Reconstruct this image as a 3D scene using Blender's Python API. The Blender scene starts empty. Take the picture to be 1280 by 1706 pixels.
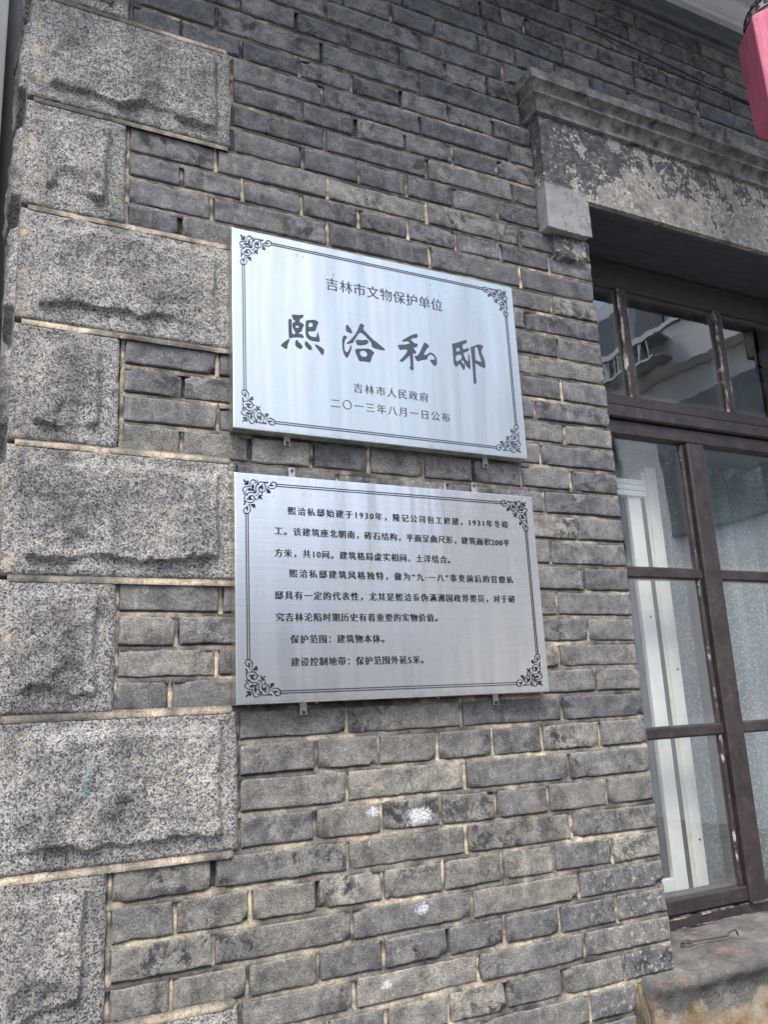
# Corner of an old grey brick house with two steel plaques, seen from close by.
import bpy, bmesh, math, random, json
from mathutils import Vector, Matrix, noise
random.seed(11)
D = json.loads(r'''{"cam_loc":[-0.3855,-1.319,-0.8486],"cam_rows":[[0.89451,-0.44429,-0.04962],[-0.0603,-0.22988,0.97135],[0.44297,0.86589,0.23242]],"f":1396.6,"beds":[0.971,0.918,0.8645,0.812,0.7595,0.7065,0.6535,0.6005,0.5475,0.4945,0.4373,0.3881,0.334,0.2849,0.2323,0.177,0.1246,0.0771,0.0233,-0.0254,-0.0738,-0.1286,-0.1755,-0.2265,-0.275,-0.324,-0.3735,-0.4244,-0.4751,-0.528,-0.5798,-0.6313,-0.682,-0.7331,-0.7816,-0.8313,-0.882,-0.936,-0.9893,-1.0432,-1.0945,-1.147,-1.1973,-1.2473,-1.2961,-1.347,-1.398,-1.449,-1.5,-1.551,-1.602,-1.653],"joints":[[],[],[],[],[0.555,0.61,0.663],[0.402,0.619],[0.256,0.368,0.476,0.591,0.696],[0.212,0.436,0.656],[0.028,0.145,0.263,0.38,0.497],[-0.017,0.2,0.425,0.655],[-0.085,0.031,0.151,0.266,0.381,0.496,0.613],[0.199,0.423,0.653],[0.153,0.27,0.383,0.499,0.613],[0.201,0.432,0.65],[0.153,0.272,0.381,0.49,0.605],[-0.02,0.203,0.425,0.659],[-0.082,0.03,0.147,0.267,0.378,0.492,0.605,0.733],[-0.027,0.2,0.425,0.65],[-0.084,0.728],[0.652],[0.732],[0.66],[0.731],[-0.018,0.656],[-0.077,0.729],[-0.017,0.658],[-0.078,0.038,0.152,0.264,0.379,0.491,0.604,0.731],[0.655],[0.731],[0.659],[0.736],[-0.014,0.663],[-0.085,0.735],[-0.021,0.657],[-0.093,0.739],[0.201,0.425,0.651],[0.143,0.257,0.372,0.486,0.598,0.736],[0.196,0.424,0.653],[0.138,0.257,0.37,0.484,0.599,0.738],[-0.027,0.193,0.418,0.646],[-0.083,0.03,0.138,0.254,0.366,0.486,0.6,0.735],[-0.027,0.196,0.42,0.65],[-0.088,0.024,0.136,0.25,0.368,0.482,0.6,0.732],[0.196,0.425,0.65],[0.249,0.362,0.476,0.595,0.737],[0.649],[],[],[],[],[]],"plaque":{"w":0.6,"h":0.3744,"x2":0.0008,"z2":-0.4517},"t1":[["吉林市文物保护单位",178.1,426.4,-74.2,26.1],["吉林市人民政府",225.0,380.5,-272.9,19.1],["二〇一三年八月一日公布",179.3,425.2,-308.1,18.9]],"t2":[["熙洽私邸始建于1930年，隆记公司包工修建，1931年冬竣",91.9,538.0,-59.7,14.6],["工。该建筑座北朝南，砖石结构，平面呈曲尺形，建筑面积200平",68.0,537.6,-95.3,14.4],["方米，共10间。建筑格局虚实相间、土洋结合。",67.3,403.1,-132.4,13.9],["熙洽私邸建筑风格独特，做为“九·一八”事变前后的官僚私",92.0,538.6,-166.1,14.1],["邸具有一定的代表性，尤其是熙洽系伪满洲国政界要员，对于研",67.0,538.9,-202.6,13.9],["究吉林沦陷时期历史有着重要的实物价值。",67.4,368.7,-238.2,13.4],["保护范围：建筑物本体。",91.5,260.7,-274.1,13.1],["建设控制地带：保护范围外延5米。",91.6,335.2,-310.6,13.1]],"chars":[[[[109.3,-150.6],[111.3,-149.4],[121.0,-148.9],[129.1,-146.6],[131.5,-147.9],[130.6,-150.9],[125.7,-154.7],[124.0,-157.1],[123.0,-162.2],[127.8,-163.4],[132.2,-166.3],[131.3,-168.5],[129.7,-170.1],[127.5,-176.2],[126.6,-180.0],[122.1,-181.6],[121.2,-185.4],[126.4,-185.0],[128.0,-184.7],[130.7,-190.4],[129.8,-191.7],[126.2,-191.1],[118.2,-191.6],[110.2,-193.6],[104.6,-195.9],[102.9,-195.0],[102.4,-189.4],[102.4,-173.1],[102.3,-160.9],[103.9,-158.8],[108.7,-160.2],[108.8,-161.8],[107.7,-166.5],[107.9,-176.2],[108.4,-187.6],[113.5,-187.1],[115.2,-184.0],[114.9,-182.0],[111.4,-176.5],[109.6,-171.1],[109.7,-166.5],[111.7,-164.5],[115.0,-163.6],[115.5,-159.8],[112.3,-159.1],[111.2,-156.4],[109.3,-152.7]],[[115.1,-172.1],[116.8,-169.8],[119.6,-168.3],[122.4,-169.7],[122.3,-173.0],[118.7,-174.4],[115.1,-174.2]],[[135.7,-156.2],[143.5,-154.6],[151.7,-152.6],[156.6,-153.8],[160.3,-155.2],[158.0,-161.9],[155.3,-168.1],[153.9,-173.7],[139.2,-176.7],[139.4,-181.5],[141.7,-185.3],[147.4,-186.8],[153.1,-186.5],[156.0,-184.5],[156.6,-179.5],[157.9,-176.0],[159.1,-179.1],[160.1,-183.9],[161.5,-191.9],[160.6,-193.5],[155.3,-194.1],[146.3,-193.9],[139.9,-192.1],[136.0,-187.9],[134.6,-181.5],[135.1,-167.5]],[[140.2,-168.2],[140.8,-163.2],[143.3,-159.4],[147.5,-158.1],[149.0,-160.9],[148.7,-165.1],[147.2,-167.0],[143.1,-168.6]],[[102.6,-198.1],[104.1,-198.4],[102.0,-204.0],[99.5,-210.0],[98.4,-217.5],[97.0,-217.3],[93.1,-215.5],[87.7,-213.2],[87.5,-211.6],[92.5,-206.3],[98.1,-201.0]],[[115.6,-198.1],[117.3,-197.1],[120.4,-201.0],[125.0,-205.1],[127.7,-208.4],[127.3,-211.3],[125.2,-213.1],[120.8,-212.7],[116.1,-209.8],[114.2,-206.1],[114.3,-202.0]],[[133.3,-197.7],[134.9,-196.9],[138.8,-200.5],[142.8,-203.9],[145.1,-206.8],[146.0,-210.3],[144.1,-212.7],[141.7,-212.2],[137.8,-209.6],[133.8,-206.2],[132.6,-202.3]],[[151.8,-200.8],[153.8,-200.5],[161.5,-203.4],[166.7,-206.2],[169.1,-209.2],[168.9,-213.7],[167.6,-217.6],[165.1,-218.4],[162.7,-215.5],[158.0,-208.8],[153.3,-203.9]]],[[[215.4,-152.2],[217.3,-150.6],[221.2,-154.6],[224.4,-158.7],[227.0,-163.8],[226.5,-166.0],[221.6,-165.5],[216.1,-163.9],[214.6,-160.8],[214.5,-156.2]],[[209.4,-173.3],[213.6,-174.0],[216.4,-176.6],[213.3,-179.5],[211.0,-184.1],[209.3,-190.2],[209.5,-199.3],[210.6,-204.1],[212.6,-206.7],[216.1,-205.0],[219.3,-199.5],[222.1,-193.2],[223.5,-190.0],[224.5,-191.1],[223.1,-198.8],[220.7,-205.9],[216.9,-213.5],[214.7,-216.6],[212.7,-215.4],[208.7,-209.4],[206.5,-201.5],[206.0,-189.9],[207.0,-178.9]],[[244.5,-143.3],[250.0,-144.9],[253.0,-147.3],[250.7,-149.5],[249.2,-154.1],[254.5,-159.5],[267.0,-170.7],[279.8,-178.8],[293.8,-188.1],[291.5,-189.6],[279.2,-189.6],[270.5,-188.0],[266.7,-186.5],[265.8,-177.7],[260.0,-171.8],[253.4,-166.1],[247.5,-162.0],[244.1,-161.3],[240.5,-164.0],[235.9,-170.7],[231.3,-178.2],[228.9,-183.7],[223.2,-186.7],[214.6,-188.9],[214.2,-188.1],[221.7,-181.5],[230.7,-170.7],[237.2,-160.3],[241.6,-150.3]],[[233.8,-178.0],[239.9,-177.7],[246.7,-177.4],[254.7,-174.6],[257.7,-175.6],[259.9,-178.5],[257.8,-181.5],[252.4,-184.9],[244.6,-186.9],[236.4,-187.5],[234.8,-184.4]],[[232.1,-197.4],[235.6,-195.6],[247.7,-194.0],[257.3,-191.9],[265.0,-193.9],[270.7,-198.5],[267.1,-203.7],[264.2,-209.2],[262.1,-217.1],[260.3,-218.6],[250.8,-218.0],[240.5,-219.4],[238.0,-216.6],[234.2,-208.0],[231.5,-200.9]],[[239.9,-203.3],[242.7,-199.1],[247.5,-196.8],[252.7,-196.7],[256.4,-201.2],[255.3,-205.6],[253.0,-209.1],[245.2,-210.3],[242.3,-208.4]]],[[[331.1,-163.9],[339.2,-157.8],[348.8,-151.0],[362.6,-144.3],[364.8,-145.7],[365.8,-149.0],[364.8,-152.1],[357.8,-153.6],[352.6,-155.6],[349.6,-159.6],[350.9,-161.1],[354.5,-162.7],[356.6,-165.4],[361.7,-164.9],[364.4,-165.5],[364.1,-169.9],[362.1,-171.8],[355.0,-174.8],[354.5,-176.2],[357.1,-178.9],[360.0,-182.7],[359.8,-185.8],[357.5,-185.9],[353.0,-184.7],[352.4,-193.5],[352.3,-206.4],[352.1,-219.4],[351.4,-221.2],[348.0,-220.4],[344.5,-217.0],[345.1,-215.2],[347.0,-213.7],[347.3,-202.9],[346.3,-190.5],[343.3,-194.0],[336.5,-201.1],[330.3,-206.5],[327.1,-207.5],[324.0,-205.9],[324.6,-204.2],[330.3,-198.6],[336.2,-191.6],[340.2,-185.8],[342.8,-179.8],[330.5,-181.3],[326.7,-184.1],[324.2,-180.6],[321.9,-174.9],[323.3,-173.8],[334.7,-171.8],[344.9,-168.6],[347.8,-167.3],[346.7,-161.8],[338.8,-163.9],[332.8,-165.5]],[[379.6,-159.7],[385.1,-161.7],[390.6,-166.1],[386.4,-169.8],[381.2,-176.8],[375.9,-186.4],[382.5,-185.8],[385.5,-182.3],[390.4,-178.9],[396.0,-179.8],[401.3,-183.3],[404.2,-188.6],[405.2,-194.1],[404.3,-200.4],[402.1,-204.4],[399.3,-204.6],[394.5,-200.1],[389.3,-194.1],[396.8,-193.7],[400.2,-192.3],[401.6,-189.9],[400.7,-186.1],[397.6,-183.0],[393.0,-182.0],[388.1,-184.9],[385.0,-189.3],[383.7,-194.3],[375.2,-196.0],[368.6,-198.8],[363.4,-201.1],[360.3,-199.2],[356.2,-192.0],[357.2,-191.2],[362.7,-190.1],[368.9,-181.4],[374.2,-170.9]]],[[[442.6,-152.0],[450.5,-150.4],[463.7,-143.8],[475.9,-138.6],[477.6,-142.0],[476.3,-145.4],[467.0,-150.5],[465.9,-152.0],[466.6,-161.3],[480.4,-155.3],[481.6,-160.8],[466.5,-168.1],[468.8,-175.8],[472.2,-182.5],[475.8,-185.9],[478.8,-179.7],[479.0,-168.8],[480.3,-167.8],[481.4,-177.5],[481.7,-190.9],[480.9,-199.9],[479.5,-199.7],[474.0,-195.1],[468.7,-188.3],[465.5,-180.8],[462.2,-185.7],[460.9,-188.6],[469.0,-193.6],[469.1,-195.4],[467.6,-201.8],[466.0,-203.7],[464.2,-202.4],[460.3,-195.8],[457.8,-191.3],[453.6,-195.9],[448.4,-200.1],[446.6,-198.7],[443.8,-191.2],[443.8,-174.3],[444.0,-159.1]],[[450.8,-164.3],[452.6,-160.4],[458.2,-156.8],[459.6,-158.4],[460.6,-163.2],[457.0,-166.0],[451.0,-167.8]],[[448.3,-178.1],[454.4,-173.5],[462.4,-171.0],[464.3,-177.8],[460.5,-182.4],[453.3,-188.0],[449.4,-188.4],[448.2,-185.2]],[[485.6,-151.6],[492.7,-150.3],[499.0,-145.8],[505.2,-143.9],[512.1,-144.1],[515.4,-146.4],[514.7,-149.2],[510.7,-153.9],[509.6,-160.5],[512.0,-167.4],[515.5,-173.2],[516.7,-181.1],[516.9,-190.1],[515.7,-192.6],[508.9,-190.9],[499.3,-186.9],[493.7,-182.8],[492.4,-198.2],[492.3,-216.1],[492.4,-229.0],[489.6,-229.8],[486.3,-228.0],[487.0,-225.7],[487.2,-212.4],[487.7,-190.0],[486.7,-167.7],[486.1,-156.9]],[[495.5,-151.8],[498.7,-149.5],[501.7,-149.5],[503.8,-153.2],[504.5,-162.2],[507.7,-170.7],[509.2,-176.9],[508.3,-180.6],[504.8,-181.1],[498.0,-179.9],[494.6,-179.1],[494.2,-171.9],[494.2,-161.1]]]],"orn":{"strokes":[[[[27.2,-60.0],[26.6,-65.0],[23.5,-68.3]],1.25],[[[27.2,-60.5],[25.9,-55.6],[23.4,-52.4]],0.8],[[[17.1,-68.7],[15.2,-65.2],[15.8,-61.3],[18.6,-59.1],[21.1,-58.7]],1.25],[[[16.3,-69.1],[24.3,-68.6]],1.48],[[[35.2,-34.3],[31.2,-32.9],[26.2,-33.0],[21.1,-35.3],[17.7,-38.9],[16.8,-42.9],[16.9,-47.3]],1.37],[[[17.0,-46.2],[17.5,-50.1],[17.6,-52.3],[16.0,-55.2]],2.05],[[[18.7,-47.7],[22.6,-49.7],[27.1,-50.5],[31.0,-49.4],[33.9,-46.2],[34.5,-42.2],[32.8,-38.9],[29.5,-37.8],[25.5,-39.2]],1.25],[[[33.9,-43.1],[36.7,-43.7],[38.4,-44.7]],1.03],[[[27.4,-22.8],[21.8,-23.2],[17.3,-24.4],[14.2,-26.9],[14.2,-30.2],[16.1,-32.9],[18.0,-33.6]],1.25],[[[18.0,-33.6],[19.5,-32.3],[19.8,-30.4]],1.03],[[[18.0,-33.8],[17.7,-35.8],[16.1,-36.5],[14.4,-36.1]],1.03]],"polys":[[[18.0,-59.5],[20.5,-58.2],[22.3,-54.7],[22.8,-56.9],[22.2,-59.7],[23.6,-61.9],[21.3,-64.2],[19.9,-65.4],[19.4,-65.2],[21.0,-63.1],[20.8,-61.2],[19.4,-60.5]],[[26.2,-52.5],[33.8,-52.0],[35.2,-53.6],[34.9,-59.5],[33.1,-57.7],[31.7,-59.1],[30.6,-56.7],[29.0,-54.9]],[[24.4,-39.5],[27.2,-37.7],[30.0,-38.0],[28.3,-40.4],[28.0,-43.2],[29.9,-44.2],[31.1,-43.5],[31.3,-44.9],[29.1,-45.9],[26.9,-45.2],[26.6,-46.7],[25.5,-45.1],[23.5,-44.9],[22.9,-46.3],[21.8,-44.7],[20.2,-44.0],[20.7,-43.4],[22.1,-43.9],[23.8,-43.2],[23.5,-41.3]],[[19.1,-37.1],[22.2,-35.2],[22.8,-36.9],[21.9,-38.9],[20.5,-38.1]],[[20.4,-27.0],[22.0,-27.9],[24.0,-25.8],[26.3,-25.7],[28.5,-26.3],[30.2,-27.6],[32.4,-27.7],[35.8,-30.9],[37.1,-33.3],[34.1,-31.3],[30.7,-29.3],[27.9,-29.2],[25.9,-31.0],[24.3,-29.2],[21.7,-28.8]]],"dpolys":[[[15.2,-11.1],[18.0,-12.2],[19.4,-14.9],[20.5,-15.1],[22.2,-12.5],[24.4,-13.4],[24.2,-20.2],[17.4,-20.7],[16.1,-19.1],[18.8,-18.1],[19.4,-16.9],[16.3,-14.6]],[[40.2,-39.5],[41.9,-36.9],[43.6,-35.6],[47.9,-36.5],[47.3,-37.6],[44.1,-37.9],[45.0,-39.2],[47.8,-42.1],[46.9,-43.6],[44.7,-41.8],[43.0,-39.9],[41.8,-43.9],[40.7,-44.0]]],"dstrokes":[[[[36.0,-37.3],[39.1,-36.2],[41.1,-33.9],[41.4,-31.6]],1.14]]},"tabs":[[0.103,-0.3818],[0.5143,-0.3858],[0.1105,-0.4358],[0.4837,-0.4334],[0.1201,-0.8389],[0.495,-0.8381]],"splat":[[0.241,-1.0063,0.0165],[0.3284,-1.0183,0.0353],[0.2342,-1.054,0.0071],[0.3218,-1.1649,0.0188],[0.3087,-1.2262,0.0094],[0.2507,-1.2675,0.0141],[0.3821,-1.0106,0.0047]]}''')
scn = bpy.context.scene
col = scn.collection

# ------------------------------------------------------------------ camera
cd = bpy.data.cameras.new('camera'); cam = bpy.data.objects.new('camera', cd); col.objects.link(cam)
r, u, f = [Vector(v) for v in D['cam_rows']]
M = Matrix((r, u, -f)).transposed().to_4x4(); M.translation = Vector(D['cam_loc'])
cam.matrix_world = M
cd.sensor_fit = 'VERTICAL'; cd.sensor_height = 24.0; cd.sensor_width = 18.0
cd.lens = D['f'] / 1706 * 24.0
cd.clip_start = 0.02; cd.clip_end = 500
scn.camera = cam

# ------------------------------------------------------------------ light
SUN_EL, SUN_AZ = math.radians(56), math.radians(206)      # compass angle: 180 is straight out in front of the wall (-y)
wd = bpy.data.worlds.new('World'); scn.world = wd; wd.use_nodes = True
nt = wd.node_tree
sky = nt.nodes.new('ShaderNodeTexSky'); sky.sky_type = 'NISHITA'; sky.sun_disc = False
sky.sun_elevation = SUN_EL; sky.sun_rotation = SUN_AZ
sky.air_density = 1.0; sky.dust_density = 3.2; sky.ozone_density = 1.0
bg = nt.nodes['Background']; bg.inputs['Strength'].default_value = 0.15
nt.links.new(sky.outputs[0], bg.inputs['Color'])
sl = bpy.data.lights.new('sun', 'SUN'); sl.energy = 1.3; sl.angle = math.radians(24); sl.color = (1, .955, .89)
so = bpy.data.objects.new('sun', sl); col.objects.link(so)
sd = Vector((math.sin(SUN_AZ) * math.cos(SUN_EL), math.cos(SUN_AZ) * math.cos(SUN_EL), math.sin(SUN_EL)))
so.rotation_euler = sd.to_track_quat('Z', 'Y').to_euler(); so.location = (-3, -6, 8)
scn.view_settings.view_transform = 'Standard'; scn.view_settings.look = 'None'
scn.view_settings.exposure = 1.45; scn.view_settings.gamma = 1
scn.cycles.max_bounces = 8; scn.cycles.transparent_max_bounces = 12

# ------------------------------------------------------------------ node helpers
def mat(name):
    m = bpy.data.materials.new(name); m.use_nodes = True
    nt = m.node_tree; b = nt.nodes['Principled BSDF']
    return m, nt, b
class N:
    """small wrapper: build node chains by calls"""
    def __init__(s, nt): s.nt = nt
    def node(s, t, ins=None, **kw):
        n = s.nt.nodes.new(t)
        for k, v in kw.items(): setattr(n, k, v)
        for k, v in (ins or {}).items():
            if isinstance(v, bpy.types.NodeSocket): s.nt.links.new(v, n.inputs[k])
            else: n.inputs[k].default_value = v
        return n
    def pos(s, scale=(1, 1, 1), loc=(0, 0, 0), rot=(0, 0, 0)):
        t = s.node('ShaderNodeTexCoord')
        return s.node('ShaderNodeMapping', {'Vector': t.outputs['Object'], 'Scale': scale, 'Location': loc, 'Rotation': rot}).outputs[0]
    def noise(s, vec, scale, detail=4, rough=.55, dist=0):
        return s.node('ShaderNodeTexNoise', {'Vector': vec, 'Scale': scale, 'Detail': detail, 'Roughness': rough, 'Distortion': dist}).outputs[0]
    def vor(s, vec, scale, out='Distance', feature='F1', rnd=1):
        return s.node('ShaderNodeTexVoronoi', {'Vector': vec, 'Scale': scale, 'Randomness': rnd}, feature=feature).outputs[out]
    def math(s, op, a, b=0.0, c=0.0, clamp=False):
        n = s.node('ShaderNodeMath', operation=op, use_clamp=clamp)
        for i, v in enumerate((a, b, c)):
            if isinstance(v, bpy.types.NodeSocket): s.nt.links.new(v, n.inputs[i])
            else: n.inputs[i].default_value = v
        return n.outputs[0]
    def rng(s, v, a, b, c=0.0, d=1.0):
        return s.node('ShaderNodeMapRange', {'Value': v, 'From Min': a, 'From Max': b, 'To Min': c, 'To Max': d}).outputs[0]
    def ramp(s, v, stops, interp='LINEAR'):
        n = s.node('ShaderNodeValToRGB', {'Fac': v}); n.color_ramp.interpolation = interp
        e = n.color_ramp.elements
        while len(e) < len(stops): e.new(.5)
        for i, (p, c) in enumerate(stops):
            e[i].position = p; e[i].color = (*c, 1) if len(c) == 3 else c
        return n.outputs[0]
    def mix(s, fac, a, b, blend='MIX'):
        n = s.node('ShaderNodeMix', data_type='RGBA', blend_type=blend)
        for k, v in ((0, fac), (6, a), (7, b)):
            if isinstance(v, bpy.types.NodeSocket): s.nt.links.new(v, n.inputs[k])
            elif k: n.inputs[k].default_value = (*v, 1) if len(v) == 3 else v
            else: n.inputs[k].default_value = v
        return n.outputs[2]
    def attr(s, name):
        n = s.node('ShaderNodeAttribute', attribute_name=name)
        return n
    def bump(s, h, strength=.5, dist=.002, normal=None):
        i = {'Height': h, 'Strength': strength, 'Distance': dist}
        if normal is not None: i['Normal'] = normal
        return s.node('ShaderNodeBump', i).outputs[0]
    def xyz(s, vec=None):
        if vec is None: vec = s.node('ShaderNodeTexCoord').outputs['Object']
        return s.node('ShaderNodeSeparateXYZ', {0: vec}).outputs
def put(nt, b, color=None, rough=None, normal=None, **kw):
    for k, v in (('Base Color', color), ('Roughness', rough), ('Normal', normal)):
        if v is None: continue
        if isinstance(v, bpy.types.NodeSocket): nt.links.new(v, b.inputs[k])
        else: b.inputs[k].default_value = (*v, 1) if k == 'Base Color' else v
    for k, v in kw.items():
        if isinstance(v, bpy.types.NodeSocket): nt.links.new(v, b.inputs[k])
        else: b.inputs[k].default_value = v

# ------------------------------------------------------------------ materials
def m_brick():
    m, nt, b = mat('grey_brick'); n = N(nt)
    p = n.pos(); a = n.attr('tint'); sep = n.node('ShaderNodeSeparateColor', {0: a.outputs['Color']}).outputs
    k = n.attr('marks'); mk = n.node('ShaderNodeSeparateColor', {0: k.outputs['Color']}).outputs
    base = n.ramp(sep[0], [(0, (.088, .091, .100)), (.35, (.132, .134, .140)), (.7, (.150, .149, .143)), (1, (.205, .200, .184))])
    base = n.mix(n.math('MULTIPLY', sep[1], .9), base, n.mix(1, base, (1.11, 1.075, .98), 'MULTIPLY'))
    big = n.noise(p, 24, 7, .70)
    c = n.mix(1, base, n.ramp(big, [(.27, (.30, .305, .32)), (.5, (1, 1, 1)), (.70, (1.68, 1.64, 1.56))]), 'MULTIPLY')
    # soot blotches with ragged edges
    soot = n.math('MULTIPLY', n.rng(n.noise(p, 30, 9, .78, .4), .49, .555), n.rng(n.noise(p, 7.2, 3), .40, .56))
    soot = n.math('MULTIPLY', soot, n.rng(n.math('ADD', sep[2], n.rng(n.xyz()[2], -.3, .5, 0, .35)), .1, .8, .25, 1))
    c = n.mix(soot, c, (.036, .037, .041))
    le = n.math('MULTIPLY', n.attr('ledge').outputs['Fac'], n.rng(n.noise(p, 70, 6, .72), .38, .60))
    c = n.mix(n.math('MULTIPLY', le, .62), c, (.30, .275, .24))
    # grain: pale and dark specks of the fired clay
    g1 = n.noise(p, 400, 4, .75); g2 = n.noise(p, 900, 2, .6)
    c = n.mix(1, c, n.ramp(g1, [(.30, (.40, .40, .41)), (.5, (1, 1, 1)), (.70, (1.72, 1.70, 1.65))]), 'MULTIPLY')
    c = n.mix(1, c, n.ramp(g2, [(.3, (.65, .65, .66)), (.5, (1, 1, 1)), (.7, (1.35, 1.35, 1.33))]), 'MULTIPLY')
    # lime bloom in runs down the face, scratches
    run = n.noise(n.pos((70, 70, 7)), 1, 6, .7)
    bl = n.math('MULTIPLY', n.rng(run, .56, .74), n.rng(n.noise(p, 9, 4), .45, .66))
    c = n.mix(n.math('MULTIPLY', bl, .62), c, (.36, .355, .34))
    scr = n.noise(n.pos((34, 34, 330), rot=(0, .25, 0)), 1, 5, .7)
    c = n.mix(n.math('MULTIPLY', n.rng(scr, .62, .74), .45), c, (.33, .325, .31))
    cr = n.rng(n.vor(n.node('ShaderNodeVectorMath', {0: n.pos((20, 20, 46)), 1: n.node('ShaderNodeTexNoise', {'Vector': p, 'Scale': 40, 'Detail': 4}).outputs[1]}, operation='ADD').outputs[0], 1, feature='DISTANCE_TO_EDGE'), 0, .03)
    c = n.mix(n.math('MULTIPLY', n.math('MULTIPLY', n.math('SUBTRACT', 1, cr), n.rng(n.noise(p, 11, 3), .50, .62)), .75), c, (.035, .034, .034))
    pit = n.math('MULTIPLY', n.rng(n.noise(p, 190, 4, .65), .62, .66), n.rng(n.noise(p, 13, 3), .42, .58))
    c = n.mix(n.math('MULTIPLY', pit, .8), c, (.04, .039, .038))
    # white paint splashes, lichen, rust
    wp = n.math('MULTIPLY', n.rng(n.math('ADD', mk[0], n.math('MULTIPLY', n.math('SUBTRACT', n.noise(p, 210, 7, .8), .5), 2.2)), .46, .58), n.rng(mk[0], .02, .12))
    c = n.mix(n.math('MULTIPLY', wp, .92), c, n.ramp(n.noise(p, 260, 4), [(.38, (.30, .31, .34)), (.62, (.66, .67, .70))]))
    li = n.math('MULTIPLY', n.rng(n.noise(p, 105, 4, .6), .56, .63), mk[1])
    c = n.mix(n.math('MULTIPLY', li, .75), c, (.42, .41, .34))
    rs = n.math('MULTIPLY', n.rng(n.noise(p, 80, 4), .42, .62), mk[2])
    c = n.mix(n.math('MULTIPLY', rs, .7), c, (.20, .115, .07))
    h = n.math('ADD', n.math('MULTIPLY', g1, .55), n.math('ADD', n.math('MULTIPLY', g2, .25), n.math('MULTIPLY', n.noise(p, 85, 8, .72), .75)))
    h = n.math('SUBTRACT', h, n.math('MULTIPLY', n.rng(n.vor(p, 120), .0, .16, 1, 0), .25))
    put(nt, b, c, .88, n.bump(h, .7, .0045)); b.inputs['Specular IOR Level'].default_value = .3
    return m
def m_mortar():
    m, nt, b = mat('lime_mortar'); n = N(nt); p = n.pos()
    w = n.attr('warm').outputs['Fac']
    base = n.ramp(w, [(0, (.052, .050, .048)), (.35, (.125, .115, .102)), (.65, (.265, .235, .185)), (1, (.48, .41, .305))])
    c = n.mix(1, base, n.ramp(n.noise(p, 45, 6, .7), [(.3, (.5, .5, .5)), (.5, (1, 1, 1)), (.7, (1.35, 1.34, 1.3))]), 'MULTIPLY')
    crack = n.rng(n.vor(n.pos((60, 60, 25)), 1, feature='DISTANCE_TO_EDGE'), 0, .05)
    c = n.mix(n.math('MULTIPLY', n.math('SUBTRACT', 1, crack), .22), c, (.05, .045, .04))
    c = n.mix(1, c, n.ramp(n.noise(p, 420, 3, .7), [(.3, (.55, .55, .55)), (.5, (1, 1, 1)), (.7, (1.4, 1.4, 1.4))]), 'MULTIPLY')
    h = n.math('ADD', n.noise(p, 75, 8, .7), n.math('MULTIPLY', crack, .12))
    put(nt, b, c, .95, n.bump(h, .9, .005)); b.inputs['Specular IOR Level'].default_value = .2
    return m
def m_granite():
    m, nt, b = mat('speckled_granite'); n = N(nt)
    t = n.pos(); wob = n.node('ShaderNodeTexNoise', {'Vector': t, 'Scale': 260, 'Detail': 1}).outputs[1]
    p = n.node('ShaderNodeMix', {0: .0016, 4: t, 5: wob}, data_type='VECTOR').outputs[1]
    vc = n.node('ShaderNodeSeparateColor', {0: n.vor(p, 430, 'Color')}).outputs
    vc2 = n.node('ShaderNodeSeparateColor', {0: n.vor(p, 850, 'Color')}).outputs
    v = n.math('ADD', n.math('MULTIPLY', vc[0], .60), n.math('MULTIPLY', vc2[1], .40))
    v = n.math('ADD', v, n.math('MULTIPLY', n.math('SUBTRACT', n.noise(p, 70, 3), .5), .30))
    c = n.ramp(v, [(.20, (.030, .032, .037)), (.33, (.080, .082, .089)), (.45, (.165, .166, .168)), (.60, (.258, .256, .246)), (.8, (.37, .362, .34))])
    tan = n.math('MULTIPLY', n.rng(vc[2], .72, .86), n.rng(n.noise(p, 12, 4), .36, .58))
    c = n.mix(n.math('MULTIPLY', tan, .36), c, (.44, .355, .24))
    big = n.noise(p, 9, 5, .6)
    c = n.mix(1, c, n.ramp(big, [(.3, (.48, .485, .50)), (.5, (.92, .92, .92)), (.7, (1.16, 1.15, 1.11))]), 'MULTIPLY')
    stk = n.noise(n.pos((26, 26, 3.2)), 1, 6, .68)
    c = n.mix(1, c, n.ramp(stk, [(.32, (.62, .62, .63)), (.52, (1, 1, 1)), (.72, (1.12, 1.11, 1.07))]), 'MULTIPLY')
    gr = n.attr('grime').outputs['Fac']  # darkens the bulge foot, lower edge, side faces and upper stones
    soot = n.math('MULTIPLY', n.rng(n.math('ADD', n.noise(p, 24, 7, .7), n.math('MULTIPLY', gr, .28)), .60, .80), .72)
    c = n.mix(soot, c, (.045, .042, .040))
    ear = n.attr('earth').outputs['Fac']
    e = n.math('MULTIPLY', n.rng(n.math('ADD', n.noise(p, 34, 6, .7), n.math('MULTIPLY', ear, .26)), .66, .86), .7)
    c = n.mix(e, c, (.50, .40, .27))
    teal = n.attr('chalk').outputs['Fac']
    c = n.mix(n.math('MULTIPLY', n.math('MULTIPLY', teal, n.rng(vc2[0], .2, .6)), .55), c, (.07, .22, .24))
    h = n.math('ADD', n.math('MULTIPLY', n.noise(p, 150, 5, .7), .9), n.math('ADD', n.math('MULTIPLY', vc[1], .28), n.math('MULTIPLY', n.noise(p, 48, 6, .7), 1.2)))
    put(nt, b, c, .8, n.bump(h, .6, .0035)); b.inputs['Specular IOR Level'].default_value = .35
    return m
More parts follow.
